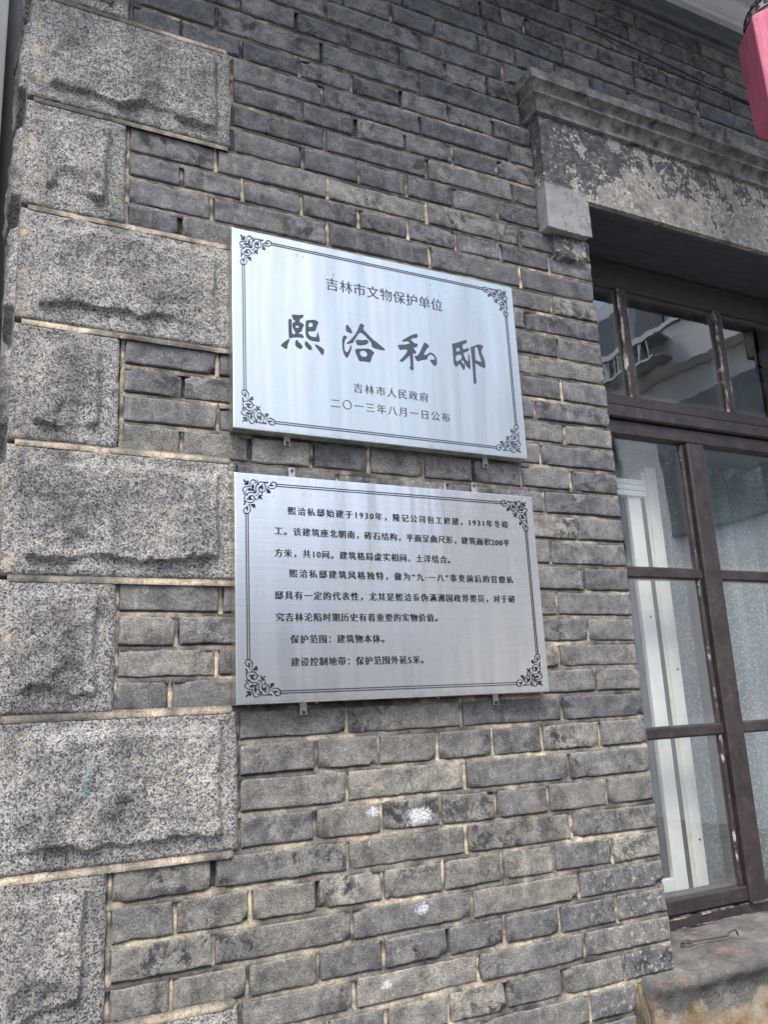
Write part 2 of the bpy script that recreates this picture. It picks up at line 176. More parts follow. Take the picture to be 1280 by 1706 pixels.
def m_steel(name, lines, tone, rg):
    m, nt, b = mat(name); n = N(nt)
    p = n.pos()
    br = n.noise(n.pos((6, 6, 900)), 1, 3, .6)
    br2 = n.noise(n.pos((2, 2, 240)), 1, 2, .5)
    # rain-carried dirt: small drips hanging from specks, thicker near the top edge
    dr = n.noise(n.pos((150, 150, 62)), 1, 3, .5)
    zz = n.xyz()[2]
    dens = n.rng(zz, -.17, -.01, .0, .10)
    drip = n.rng(n.math('ADD', dr, dens), .765, .80)
    spk = n.rng(n.noise(p, 330, 2, .5), .735, .76)
    film = n.noise(n.pos((22, 22, 5)), 1, 5, .65)
    c = n.mix(n.math('MULTIPLY', n.rng(br, .3, .7), lines), tone, tuple(v * .80 for v in tone))
    c = n.mix(n.math('MULTIPLY', n.rng(film, .48, .75), .22), c, (.40, .385, .365))
    edge = n.math('MULTIPLY', n.rng(zz, -.362, -.376), n.rng(n.noise(n.pos((60, 60, 200)), 1, 5, .7), .42, .65))
    c = n.mix(n.math('MULTIPLY', edge, .5), c, (.30, .26, .22))
    dirt = n.math('ADD', n.math('MULTIPLY', drip, .6), n.math('MULTIPLY', spk, .45), clamp=True)
    c = n.mix(dirt, c, (.22, .21, .20))
    tan = n.node('ShaderNodeTangent', direction_type='RADIAL', axis='Z').outputs[0]
    rough = n.math('ADD', n.rng(film, .3, .7, rg, rg + .06), n.math('MULTIPLY', dirt, .3))
    hb = n.math('ADD', n.math('MULTIPLY', br, .6), br2)
    wv = n.noise(n.pos((9, 9, .8)), 1, 3, .5)
    nrm = n.bump(hb, .10, .0006, n.bump(wv, .26, .02))
    put(nt, b, c, rough, nrm, Metallic=n.rng(dirt, 0, 1, .93, .1))
    b.inputs['Anisotropic'].default_value = .55
    vec = n.node('ShaderNodeCombineXYZ', {2: 1.0}).outputs[0]
    nt.links.new(vec, b.inputs['Tangent'])
    return m
def m_simple(name, color, rough=.6, var=.25, scale=40, bump=.2, metallic=0, dist=.002, spec=.4, mapping=(1, 1, 1)):
    m, nt, b = mat(name); n = N(nt); p = n.pos(mapping)
    v = n.noise(p, scale, 6, .65)
    c = n.mix(1, color, n.ramp(v, [(.3, (1 - var,) * 3), (.5, (1, 1, 1)), (.7, (1 + var,) * 3)]), 'MULTIPLY')
    put(nt, b, c, rough, n.bump(n.noise(p, scale * 2.3, 6, .65), bump, dist), Metallic=metallic)
    b.inputs['Specular IOR Level'].default_value = spec
    return m
def m_wood():
    """old oxblood paint, chipped along the arrises where grey wood shows"""
    m, nt, b = mat('brown_painted_wood'); n = N(nt); p = n.pos()
    a = n.attr('chip').outputs['Fac']; g = n.attr('grain').outputs['Fac']
    nh = n.noise(n.pos((14, 60, 150)), 1, 6, .7); nv = n.noise(n.pos((150, 60, 14)), 1, 6, .7)
    ns = n.node('ShaderNodeMix', {0: g, 2: nh, 3: nv}, data_type='FLOAT').outputs[0]
    c = n.ramp(n.noise(p, 22, 6, .65), [(.3, (.016, .013, .014)), (.55, (.034, .026, .0275)), (.75, (.060, .048, .049))])
    c = n.mix(n.math('MULTIPLY', n.rng(ns, .55, .72), .4), c, (.012, .010, .011))
    dust = n.math('MULTIPLY', n.rng(n.noise(p, 65, 7, .72), .56, .74), .5)
    c = n.mix(dust, c, (.13, .115, .115))
    ch = n.rng(n.math('ADD', n.math('MULTIPLY', a, .50), n.math('MULTIPLY', n.math('ADD', n.math('MULTIPLY', ns, .45), n.math('MULTIPLY', n.noise(p, 38, 5, .65), .55)), .72)), .69, .75)
    wood = n.ramp(ns, [(.3, (.16, .12, .09)), (.5, (.36, .31, .26)), (.7, (.60, .57, .52))])
    c = n.mix(ch, c, wood)
    h = n.math('SUBTRACT', n.math('ADD', ns, n.math('MULTIPLY', n.noise(p, 55, 5), .5)), n.math('MULTIPLY', ch, .6))
    put(nt, b, c, n.rng(ch, 0, 1, .5, .85), n.bump(h, .6, .0016)); b.inputs['Specular IOR Level'].default_value = .35
    return m
def m_glass():
    m = bpy.data.materials.new('old_window_glass'); m.use_nodes = True; nt = m.node_tree; n = N(nt)
    for x in list(nt.nodes): nt.nodes.remove(x)
    p = n.pos()
    out = nt.nodes.new('ShaderNodeOutputMaterial')
    nrm = n.bump(n.noise(n.pos((9, 9, 3)), 1, 2, .4), .05, .012)
    fc = n.node('ShaderNodeLayerWeight', {'Blend': .5, 'Normal': nrm}).outputs['Facing']
    fr = n.math('ADD', .22, n.math('MULTIPLY', n.math('POWER', fc, 5.0), .85), clamp=True)
    tr = n.node('ShaderNodeBsdfTransparent', {'Color': (.95, .975, .97, 1)}).outputs[0]
    gl = n.node('ShaderNodeBsdfGlossy', {'Color': (.95, .98, 1, 1), 'Roughness': .012, 'Normal': nrm}).outputs[0]
    df = n.node('ShaderNodeBsdfDiffuse', {'Color': (.36, .37, .36, 1)}).outputs[0]
    s = n.node('ShaderNodeMixShader', {0: fr, 1: tr, 2: gl}).outputs[0]
    dirt = n.math('ADD', n.math('MULTIPLY', n.rng(n.noise(n.pos((14, 14, 5)), 1, 6, .65), .5, .85), .07), n.math('MULTIPLY', n.attr('edge').outputs['Fac'], .13))
    spots = n.math('MULTIPLY', n.rng(n.noise(p, 150, 3), .72, .76), .5)
    s = n.node('ShaderNodeMixShader', {0: n.math('ADD', dirt, spots, clamp=True), 1: s, 2: df}).outputs[0]
    nt.links.new(s, out.inputs[0]); return m
def m_plaster():
    """painted render of the window hood: black paint flaking off pale render; the bracket end was patched with grey cement"""
    m, nt, b = mat('flaking_plaster'); n = N(nt); p = n.pos(); s = n.xyz()
    base = n.ramp(n.noise(p, 30, 9, .75), [(.34, (.05, .05, .05)), (.45, (.165, .16, .15)), (.6, (.25, .24, .22)), (.70, (.40, .375, .33))])
    dark = n.ramp(n.noise(p, 60, 6, .7), [(.3, (.03, .032, .037)), (.55, (.075, .077, .083)), (.75, (.17, .165, .16))])
    bias = n.math('ADD', n.rng(s[2], .268, .42, -.085, .075), n.rng(s[0], .75, 1.0, .13, -.03))
    nz = n.noise(n.pos((1, 1, .85)), 19, 9, .66, .22)
    pe = n.math('ADD', nz, bias)
    mask = n.rng(pe, .515, .53)
    c = n.mix(mask, base, dark)
    rim = n.math('MULTIPLY', n.rng(pe, .495, .513), n.math('SUBTRACT', 1, mask))
    c = n.mix(n.math('MULTIPLY', rim, .85), c, (.55, .51, .43))
    fl = n.math('MULTIPLY', n.rng(n.noise(p, 110, 7, .8), .545, .59), n.rng(n.noise(p, 17, 3), .42, .55))
    c = n.mix(fl, c, (.50, .46, .38))
    cem = n.ramp(n.noise(p, 28, 5, .6), [(.3, (.18, .185, .19)), (.7, (.26, .263, .266))])
    cm = n.math('MULTIPLY', n.rng(n.math('ADD', s[2], n.math('MULTIPLY', n.noise(p, 30, 5), .04)), .305, .295), n.rng(n.math('ADD', s[0], n.math('MULTIPLY', n.noise(p, 24, 5), .05)), .875, .845))
    cm = n.math('MULTIPLY', cm, n.rng(s[2], .1722, .1728))
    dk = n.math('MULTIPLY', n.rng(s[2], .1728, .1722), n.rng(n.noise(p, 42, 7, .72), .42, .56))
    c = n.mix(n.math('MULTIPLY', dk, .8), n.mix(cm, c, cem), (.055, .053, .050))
    h = n.math('ADD', n.math('MULTIPLY', mask, .9), n.math('MULTIPLY', n.noise(p, 90, 7, .7), .6))
    put(nt, b, c, .9, n.bump(h, .8, .003)); b.inputs['Specular IOR Level'].default_value = .25
    return m
def m_sill():
    m, nt, b = mat('weathered_cement'); n = N(nt); p = n.pos(); s = n.xyz()
    c = n.ramp(n.noise(p, 16, 8, .7), [(.30, (.045, .044, .042)), (.5, (.115, .112, .102)), (.70, (.21, .202, .182))])
    c = n.mix(n.math('MULTIPLY', n.rng(n.noise(n.pos((8, 30, 30)), 1, 6, .7), .5, .62), .55), c, (.085, .08, .085))
    c = n.mix(n.math('MULTIPLY', n.rng(n.noise(n.pos((9, 25, 25), (3, 0, 0)), 1, 5, .65), .60, .68), .5), c, (.27, .15, .10))
    c = n.mix(1, c, n.ramp(n.noise(p, 480, 3, .7), [(.3, (.5, .5, .5)), (.5, (1, 1, 1)), (.7, (1.5, 1.5, 1.5))]), 'MULTIPLY')
    ck = n.rng(n.vor(n.node('ShaderNodeVectorMath', {0: n.pos((9, 13, 13)), 1: n.node('ShaderNodeTexNoise', {'Vector': p, 'Scale': 22, 'Detail': 6}).outputs[1]}, operation='ADD').outputs[0], 1, feature='DISTANCE_TO_EDGE'), 0, .03)
    c = n.mix(n.math('MULTIPLY', n.math('MULTIPLY', n.math('SUBTRACT', 1, ck), n.rng(n.noise(p, 7, 3), .45, .6)), .55), c, (.03, .029, .028))
    tan = n.math('MULTIPLY', n.rng(n.math('ADD', s[2], n.math('MULTIPLY', n.noise(p, 16, 6, .65), .16)), -1.33, -1.342), n.rng(s[1], .02, -.005))
    tc = n.ramp(n.noise(p, 14, 6, .6), [(.34, (.15, .095, .048)), (.5, (.25, .205, .145)), (.68, (.33, .31, .265))])
    c = n.mix(tan, c, tc)
    h = n.math('ADD', n.noise(p, 45, 8, .7), n.math('MULTIPLY', n.noise(p, 380, 3), .2))
    put(nt, b, c, .92, n.bump(h, .8, .006)); b.inputs['Specular IOR Level'].default_value = .2
    return m
def m_curtain():
    m, nt, b = mat('lace_curtain'); n = N(nt)
    v = n.vor(n.pos((230, 1, 105), rot=(0, .6, 0)), 1); v2 = n.vor(n.pos((230, 1, 105), rot=(0, -.6, 0)), 1)
    pt = n.rng(n.math('MINIMUM', v, v2), .22, .38)
    c = n.mix(pt, (.33, .39, .40), (.17, .215, .225))
    c = n.mix(1, c, n.ramp(n.noise(n.pos((9, 9, 1)), 1, 4), [(.3, (.6, .62, .64)), (.7, (1.15, 1.15, 1.15))]), 'MULTIPLY')
    put(nt, b, c, .9); b.inputs['Specular IOR Level'].default_value = .1
    return m
def m_lantern():
    m, nt, b = mat('faded_red_silk'); n = N(nt); p = n.pos()
    c = n.ramp(n.noise(p, 8, 5), [(.3, (.42, .085, .145)), (.7, (.51, .145, .215))])
    st = n.rng(n.noise(n.pos((60, 60, 22)), 1, 6, .68), .57, .64)
    c = n.mix(n.math('MULTIPLY', st, .62), c, (.26, .13, .18))
    put(nt, b, c, .55, n.bump(n.noise(n.pos((60, 60, 12)), 1, 5, .6), .5, .006, n.bump(n.noise(n.pos((700, 700, 700)), 1, 2), .3, .0012))); b.inputs['Specular IOR Level'].default_value = .4
    return m
def m_timber():
    m, nt, b = mat('rotten_timber'); n = N(nt)
    v = n.noise(n.pos((120, 60, 12)), 1, 7, .7, .6)
    c = n.ramp(v, [(.38, (.012, .010, .008)), (.48, (.075, .058, .036)), (.62, (.19, .15, .098)), (.75, (.29, .25, .18))])
    put(nt, b, c, .9, n.bump(v, 1, .008)); return m
BRICK, MORTAR, GRANITE = m_brick(), m_mortar(), m_granite()
STEEL_A, STEEL_B = m_steel('brushed_steel_upper', .25, (.585, .612, .585), .34), m_steel('brushed_steel_lower', .6, (.70, .685, .65), .22)
WOOD, GLASS, PLASTER, SILL, CURTAIN, SILK, TIMBER = m_wood(), m_glass(), m_plaster(), m_sill(), m_curtain(), m_lantern(), m_timber()
INK_A = m_simple('grey_etched_paint', (.050, .066, .082), .6, .15, 60, .05, spec=.12)
INK_B = m_simple('black_etched_paint', (.014, .017, .022), .6, .2, 60, .05, spec=.1)
CEMENT = m_simple('dark_cement_moulding', (.125, .123, .119), .9, .8, 34, .5, dist=.003)
FRIEZE = m_simple('slate_grey_render', (.088, .098, .112), .85, .35, 12, .4, dist=.003, mapping=(1, 1, 3))
UPVC = m_simple('white_plastic', (.66, .68, .65), .4, .07, 30, .03)
DARKBOX = m_simple('dark_grey_plastic', (.10, .105, .11), .5, .15, 30, .05)
COVE = m_simple('pale_metal_cove', (.52, .54, .57), .45, .10, 9, .1, mapping=(1, 4, 4))
SOFFIT = m_simple('grey_soffit_panel', (.46, .49, .53), .6, .06, 4, .03)
ZINC = m_simple('galvanised_steel', (.36, .37, .38), .42, .2, 120, .1, metallic=.8)
IRON = m_simple('rusty_iron', (.06, .048, .042), .7, .4, 150, .4)
BLACK = m_simple('black_rubber_and_shade', (.025, .025, .028), .6, .2, 50, .1)
ROOM = m_simple('dim_room_plaster', (.22, .22, .21), .9, .1, 4, .05)
JAMB = m_simple('jamb_render', (.10, .10, .105), .9, .3, 20, .4)
PAVE = m_simple('grey_paving', (.18, .176, .165), .9, .25, 3, .3)
WHITEWALL = m_simple('pale_painted_wall', (.62, .62, .61), .8, .08, 2.5, .1)
DARKGLASS = m_simple('dark_window_glass', (.05, .065, .075), .12, .1, 3, .0, spec=.6)
NEARDARK = m_simple('dark_neighbour_wall', (.045, .048, .055), .8, .2, 6, .2)
FILIGREE = m_simple('black_lacquer', (.02, .02, .023), .35, .2, 60, .05)
SILVER = m_simple('silver_foil', (.62, .63, .64), .35, .15, 60, .05, metallic=.6)

# ------------------------------------------------------------------ mesh helpers
class MB:
    def __init__(s): s.v = []; s.f = []; s.at = {}
    def vert(s, co, **at):
        i = len(s.v); s.v.append(tuple(co))
        for k, x in at.items(): s.at.setdefault(k, {})[i] = x
        return i
    def grid(s, rows, flip=False):
        for j in range(len(rows) - 1):
            for i in range(len(rows[0]) - 1):
                q = (rows[j][i], rows[j][i + 1], rows[j + 1][i + 1], rows[j + 1][i])
                s.f.append(q[::-1] if flip else q)
    def box(s, x0, x1, y0, y1, z0, z1, **at):
        c = [s.vert((x, y, z), **at) for z in (z0, z1) for y in (y0, y1) for x in (x0, x1)]
        for q in ((0, 2, 3, 1), (4, 5, 7, 6), (0, 1, 5, 4), (2, 6, 7, 3), (0, 4, 6, 2), (1, 3, 7, 5)): s.f.append(tuple(c[i] for i in q))
    def tube(s, pts, r, seg=8, r2=None):
        pts = [Vector(p) for p in pts]; rings = []
        for i, p in enumerate(pts):
            d = (pts[min(i + 1, len(pts) - 1)] - pts[max(i - 1, 0)]).normalized()
            a = d.orthogonal().normalized() if i == 0 else (rings_a - d * rings_a.dot(d)).normalized()
            rings_a = a; b = d.cross(a)
            rr = r if r2 is None else r + (r2 - r) * i / (len(pts) - 1)
            rings.append([s.vert(p + (a * math.cos(t) + b * math.sin(t)) * rr) for t in [2 * math.pi * k / seg for k in range(seg)]])
        for A, B in zip(rings, rings[1:]):
            for k in range(seg): s.f.append((A[k], A[(k + 1) % seg], B[(k + 1) % seg], B[k]))
        s.f.append(tuple(rings[0][::-1])); s.f.append(tuple(rings[-1]))
    def lathe(s, prof, c=(0, 0, 0), seg=24, cap=True):
        R = [[s.vert((c[0] + r * math.cos(2 * math.pi * k / seg), c[1] + r * math.sin(2 * math.pi * k / seg), c[2] + z)) for k in range(seg)] for r, z in prof]
        for A, B in zip(R, R[1:]):
            for k in range(seg): s.f.append((A[k], A[(k + 1) % seg], B[(k + 1) % seg], B[k]))
        if cap: s.f.append(tuple(R[0][::-1])); s.f.append(tuple(R[-1]))
    def build(s, name, m, parent=None, smooth=False, bevel=0, sharp=None):
        me = bpy.data.meshes.new(name); me.from_pydata(s.v, [], s.f)
        for k, d in s.at.items():
            x = next(iter(d.values()))
            if isinstance(x, tuple):
                a = me.color_attributes.new(k, 'FLOAT_COLOR', 'POINT')
                for i, q in d.items(): a.data[i].color = (*q, 1)
            else:
                a = me.attributes.new(k, 'FLOAT', 'POINT')
                for i, q in d.items(): a.data[i].value = q
        if bevel:
            bm = bmesh.new(); bm.from_mesh(me)
            es = [e for e in bm.edges if len(e.link_faces) == 2 and e.calc_face_angle(0) > .5]
            bmesh.ops.bevel(bm, geom=es, offset=bevel, segments=2, affect='EDGES', profile=.6, clamp_overlap=True)
            bm.to_mesh(me); bm.free()
        me.materials.append(m)
        if smooth: me.shade_smooth()
        if sharp: me.set_sharp_from_angle(angle=sharp)
        o = bpy.data.objects.new(name, me); col.objects.link(o)
        if parent: o.parent = parent; o.matrix_parent_inverse = parent.matrix_world.inverted()
        return o
def empty(name, loc, label, cat, group=None):
    o = bpy.data.objects.new(name, None); col.objects.link(o); o.location = loc; o.empty_display_size = .1
    o.matrix_world = Matrix.Translation(Vector(loc))
    o['label'] = label; o['category'] = cat
    if group: o['group'] = group
    return o
def structure(o): o['kind'] = 'structure'; return o
def fb(x, y, z, oct=4, H=.6):
    a, t, fq = 1.0, 0.0, 1.0
    for _ in range(oct):
        t += a * noise.noise(Vector((x * fq, y * fq, z * fq))); a *= H; fq *= 2.03
    return t
def sm(a, b, x):
    t = min(1, max(0, (x - a) / (b - a))); return t * t * (3 - 2 * t)

# ------------------------------------------------------------------ the house
house = empty('brick_house', (0, 0, -2.35), 'old grey brick house with rock-faced granite corner stones and a brown wooden window', 'house')
BEDS = D['beds']; XC, JX = -.341, .853            # stone corner and window jamb
WX0, WX1, WZ0, WZ1 = .853, 1.757, -1.33, .262     # window opening
FY = .14                                          # front of the wooden frame
JD = {0: [-.083, .031, .148, .264, .380, .494, .608, .732], 1: [-.02, .200, .425, .653]}
stones = []
k = 3; bigf = True
while k + 4 < len(BEDS):
    stones.append((BEDS[k + 4], BEDS[k], bigf, k)); k += 4; bigf = not bigf
def stone_right(row, wob=True):
    for z0, z1, big, k in stones:
        if k <= row < k + 4: return .008 if big else -.180
    return -.180
def row_right(z0, z1):
    zm = (z0 + z1) / 2
    if zm > .545: return 3.0
    if zm > .46: return .690
    if zm > .173: return .716
    if z1 < -1.34: return .760
    return JX
bricks = MB(); mortar = MB()
def brick(x0, x1, z0, z1, tint, seed, jamb_end=False):
    L, H = x1 - x0, z1 - z0
    def cuts(n, L):
        m = max(2, int(L / n)); e = [0, .0014, .004]
        return e + [.004 + (L - .008) * i / m for i in range(1, m)] + [L - .004, L - .0014, L]
    fine = x0 < 1.5
    xs, zs = cuts(.0065 if fine else .03, L), cuts(.0062, H)
    pr = random.uniform(-.0025, .0015); ty = random.uniform(-.012, .012); tz = random.uniform(-.02, .02)
    sk = random.uniform(-.0012, .0012)
    chip = [(random.choice((0, L)) + random.uniform(-.01, .01), random.choice((0, H, 0)), random.uniform(.005, .013)) for _ in range(random.choice((0, 1, 1, 2, 3)))]
    rows = []
    for b in zs:
        R = []
        for a in xs:
            dx, dz = min(a, L - a), min(b, H - b); d = min(dx, dz)
            X, Z = x0 + a, z0 + b
            y = pr + (a - L / 2) * ty + (b - H / 2) * tz
            y += .0011 * fb(X * 28, seed, Z * 42, 3) + .0006 * fb(X * 120, seed, Z * 120, 2)
            if d < .006:
                e = max(0, 1 - d / .0024); y += .0010 * e * e + .0024 * e * max(0, noise.noise(Vector((X * 60, seed + 9, Z * 60))))
            for cx, cz, cr in chip:
                q = math.hypot(a - cx, (b - cz) * 1.3) / cr
                if q < 1: y += .0055 * (1 - q ** 4)
            ox = oz = 0
            if dx < .003: ox = .0016 * noise.noise(Vector((x0 * 9, seed, Z * 50))) * (1)
            if dz < .003: oz = .0017 * noise.noise(Vector((X * 26, seed + 3, z0 * 9))) + .0007 * noise.noise(Vector((X * 110, seed, z0)))
            w = li = ru = 0.0
            if -.95 > Z > -1.4:
                for sx, sz, sr in D['splat']:
                    q = math.hypot(X - sx, (Z - sz) * 1.5) / sr if sr < .03 else max(abs(X - sx) / sr * 1.25, abs(Z - sz + .003) / .0155) * .92 + .08 * noise.noise(Vector((X * 90, Z * 90, 1)))
                    if q < 1.3: w = max(w, 1 - q * .75)
            if X > .56 and Z < -.9: li = sm(.52, .80, X) * sm(-.95, -1.2, Z) * .9
            q = math.hypot((X - .57) / .02, (Z + 1.035) / .012)
            if q < 1.6: ru = max(0, 1 - q / 1.6)
            R.append(bricks.vert((X + ox, y, Z + oz + sk * (a / L - .5)), tint=tint, marks=(w, li, ru), ledge=max(0, 1 - (H - b) / .006) * (.35 + .65 * sm(-.4, .3, Z))))
        rows.append(R)
    bricks.grid(rows)
    # skirts back into the wall
    ring = rows[0] + [r_[-1] for r_ in rows[1:]] + rows[-1][-2::-1] + [r_[0] for r_ in rows[-2:0:-1]]
    back = []
    for i in ring:
        v = bricks.v[i]; back.append(bricks.vert((v[0], .024, v[2]), tint=tint, marks=(0, 0, 0), ledge=0.0))
    for i in range(len(ring)):
        j = (i + 1) % len(ring); bricks.f.append((ring[j], ring[i], back[i], back[j]))
def ribbon(pts_a, pts_b, pts_c, warm):
    R = []
    for P in (pts_a, pts_b, pts_c): R.append([mortar.vert(p, warm=w) for p, w in zip(P, warm)])
    mortar.grid(R)
G = .0046
for row in range(len(BEDS) - 1):
    zt, zb = BEDS[row], BEDS[row + 1]; zm = (zt + zb) / 2
    if zt > .975: continue
    typ = row % 2
    xl, xr = stone_right(row) + .008, row_right(zb, zt)
    js = list(D['joints'][row])
    for d in JD[typ]:
        if all(abs(d - j) > .06 for j in js): js.append(d)
    if xr > 1:
        x = max(js); step = .226 if typ else .115
        while x + step < 3: x += step; js.append(x + random.uniform(-.004, .004))
    js = sorted(j for j in js if xl + .035 < j < xr - .035)
    # drop doubled joints
    jj = []
    for j in js:
        if not jj or j - jj[-1] > .045: jj.append(j)
    ed = [xl] + jj + [xr]
    for i in range(len(ed) - 1):
        x0 = ed[i] + (.0005 if i == 0 else G + random.uniform(-.0012, .0012)); x1 = ed[i + 1] - (0 if i == len(ed) - 2 else G + random.uniform(-.0012, .0012))
        low = sm(.35, -.9, zm)                         # the lower wall is less sooty
        rr = random.random()
        t = .17 + .36 * low * (1 - .35 * sm(.3, .85, (x0 + x1) / 2)) + .74 * (rr - .45)
        if rr > .93: t += .2
        warm = min(1, max(0, .75 * sm(-.1, -1.0, zm) * (1 - .6 * sm(.35, .8, x0)) + random.uniform(-.15, .25)))
        brick(x0, x1, zb + G + random.uniform(-.0008, .0008), zt - G + random.uniform(-.0008, .0008), (min(1, max(0, t)), warm, random.random()), random.uniform(0, 500))
    if xr < 1:                                         # beyond the window
        x2 = 1.894 if zm > .173 else 1.7585
        step = .226 if typ else .115; cuts2 = [x2]
        while cuts2[-1] + step * 1.3 < 3: cuts2.append(cuts2[-1] + (step if len(cuts2) > 1 or typ else step * .9))
        cuts2.append(3.0)
        for a_, b_ in zip(cuts2, cuts2[1:]):
            brick(a_ + G * .8, b_ - G * .8, zb + G, zt - G, (min(1, max(0, .16 + .3 * random.random())), random.random() * .4, random.random()), random.uniform(0, 500))
    # upright joints
    for j in [xl - .0035] + jj:
        if j > 1.5: continue
        wj = random.random(); base = (.30 + .25 * random.random()) if zm > .16 else (.55 + .5 * random.random())
        if j < xl: wj = 1; base = .75 if j < -.1 and zm < .2 else .42
        if wj < .12: base = .05
        n_ = 9; A, B, C_, W = [], [], [], []
        lean = random.uniform(-.002, .002); yj = random.uniform(-.001, .003) if base > .1 else .008
        for q in range(n_ + 1):
            z = zb + (zt - zb) * q / n_; x = j + lean * (q / n_ - .5)
            a = .0052 + .0014 * noise.noise(Vector((j * 30, z * 90, 1))); bb = .0052 + .0014 * noise.noise(Vector((j * 30, z * 90, 7)))
            gap = .006 * max(0, noise.noise(Vector((j * 17, z * 45, 3))) - .1)
            a *= .78; bb *= .78; A.append((x - a, .004 + yj + gap, z)); B.append((x, yj + gap, z)); C_.append((x + bb, .004 + yj + gap, z))
            W.append(min(1, max(0, base - .16 + .85 * noise.noise(Vector((j * 40, z * 55, 5))) - gap * 80)))
        R = [[mortar.vert(p, warm=w) for p, w in zip(P, W)] for P in (A, B, C_)]
        mortar.grid(R, flip=True)
# bed joints: pointing that is pushed back under the upper brick and flush on the lower one
for row in range(1, len(BEDS) - 1):
    z = BEDS[row]
    if z > .968: continue
    xl = max(XC + .012, min(stone_right(row - 1), stone_right(row)))
    if (row - 3) % 4 == 0: xl = XC + .01
    xr = max(row_right(BEDS[row], BEDS[row - 1]), row_right(BEDS[row + 1], BEDS[row]))
    n_ = int((min(xr, 1.6) - xl) / .006); xs = [xl + (min(xr, 1.6) - xl) * i / n_ for i in range(n_ + 1)]
    if xr > 1.6: xs += [1.6 + (xr - 1.6) * i / 30 for i in range(1, 31)]
    rows = [[], [], [], []]
    for x in xs:
        if x > 1.6 or z > .545: pass
        w0 = noise.noise(Vector((x * 5.0, z * 40, 2))); w1 = noise.noise(Vector((x * 22, z * 40, 8))); w2 = noise.noise(Vector((x * 70, z * 60, 4)))
        hi = .24 + .13 * sm(.3, -.2, z) + .15 * sm(-.5, -1.0, z)
        w = hi - .05 + .75 * max(-.5, w0) + .50 * w1 + .28 * w2 + (.12 if -.5 < z < .1 and x < .02 else 0)
        w = min(1, max(0, w)); gap = .005 * max(0, w1 - .15)
        wob = .0012 * w2
        st_ = -.0085 if ((row - 3) % 4 == 0 and x < max(stone_right(row - 1), stone_right(row)) - .004) else 0.0
        if st_: w = min(1, w + .25)
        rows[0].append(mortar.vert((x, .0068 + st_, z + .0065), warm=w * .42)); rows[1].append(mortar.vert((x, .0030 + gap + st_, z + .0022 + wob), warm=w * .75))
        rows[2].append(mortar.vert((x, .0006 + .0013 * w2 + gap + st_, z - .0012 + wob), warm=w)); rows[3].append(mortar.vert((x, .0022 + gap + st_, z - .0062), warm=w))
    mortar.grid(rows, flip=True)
def backing(x0, x1, z0, z1, st):
    nx, nz = max(1, int((x1 - x0) / st)), max(1, int((z1 - z0) / st)); R = []
    for j in range(nz + 1):
        R.append([mortar.vert((x0 + (x1 - x0) * i / nx, .0125 + .002 * noise.noise(Vector((i * .7, j * .7, 1))), z0 + (z1 - z0) * j / nz), warm=.2 + .3 * noise.noise(Vector((i * .13, j * .2, 4)))) for i in range(nx + 1)])
    mortar.grid(R)
backing(XC + .004, JX - .001, BEDS[-1], .99, .02); backing(JX - .001, 3.0, .262, .99, .05)
backing(WX1, 3.0, BEDS[-1], .262, .1); backing(JX - .001, WX1, BEDS[-1], -1.40, .05)
wall = bricks.build('brick_wall', BRICK, house, smooth=True, sharp=math.radians(65))
mort = mortar.build('mortar', MORTAR, house, smooth=True)

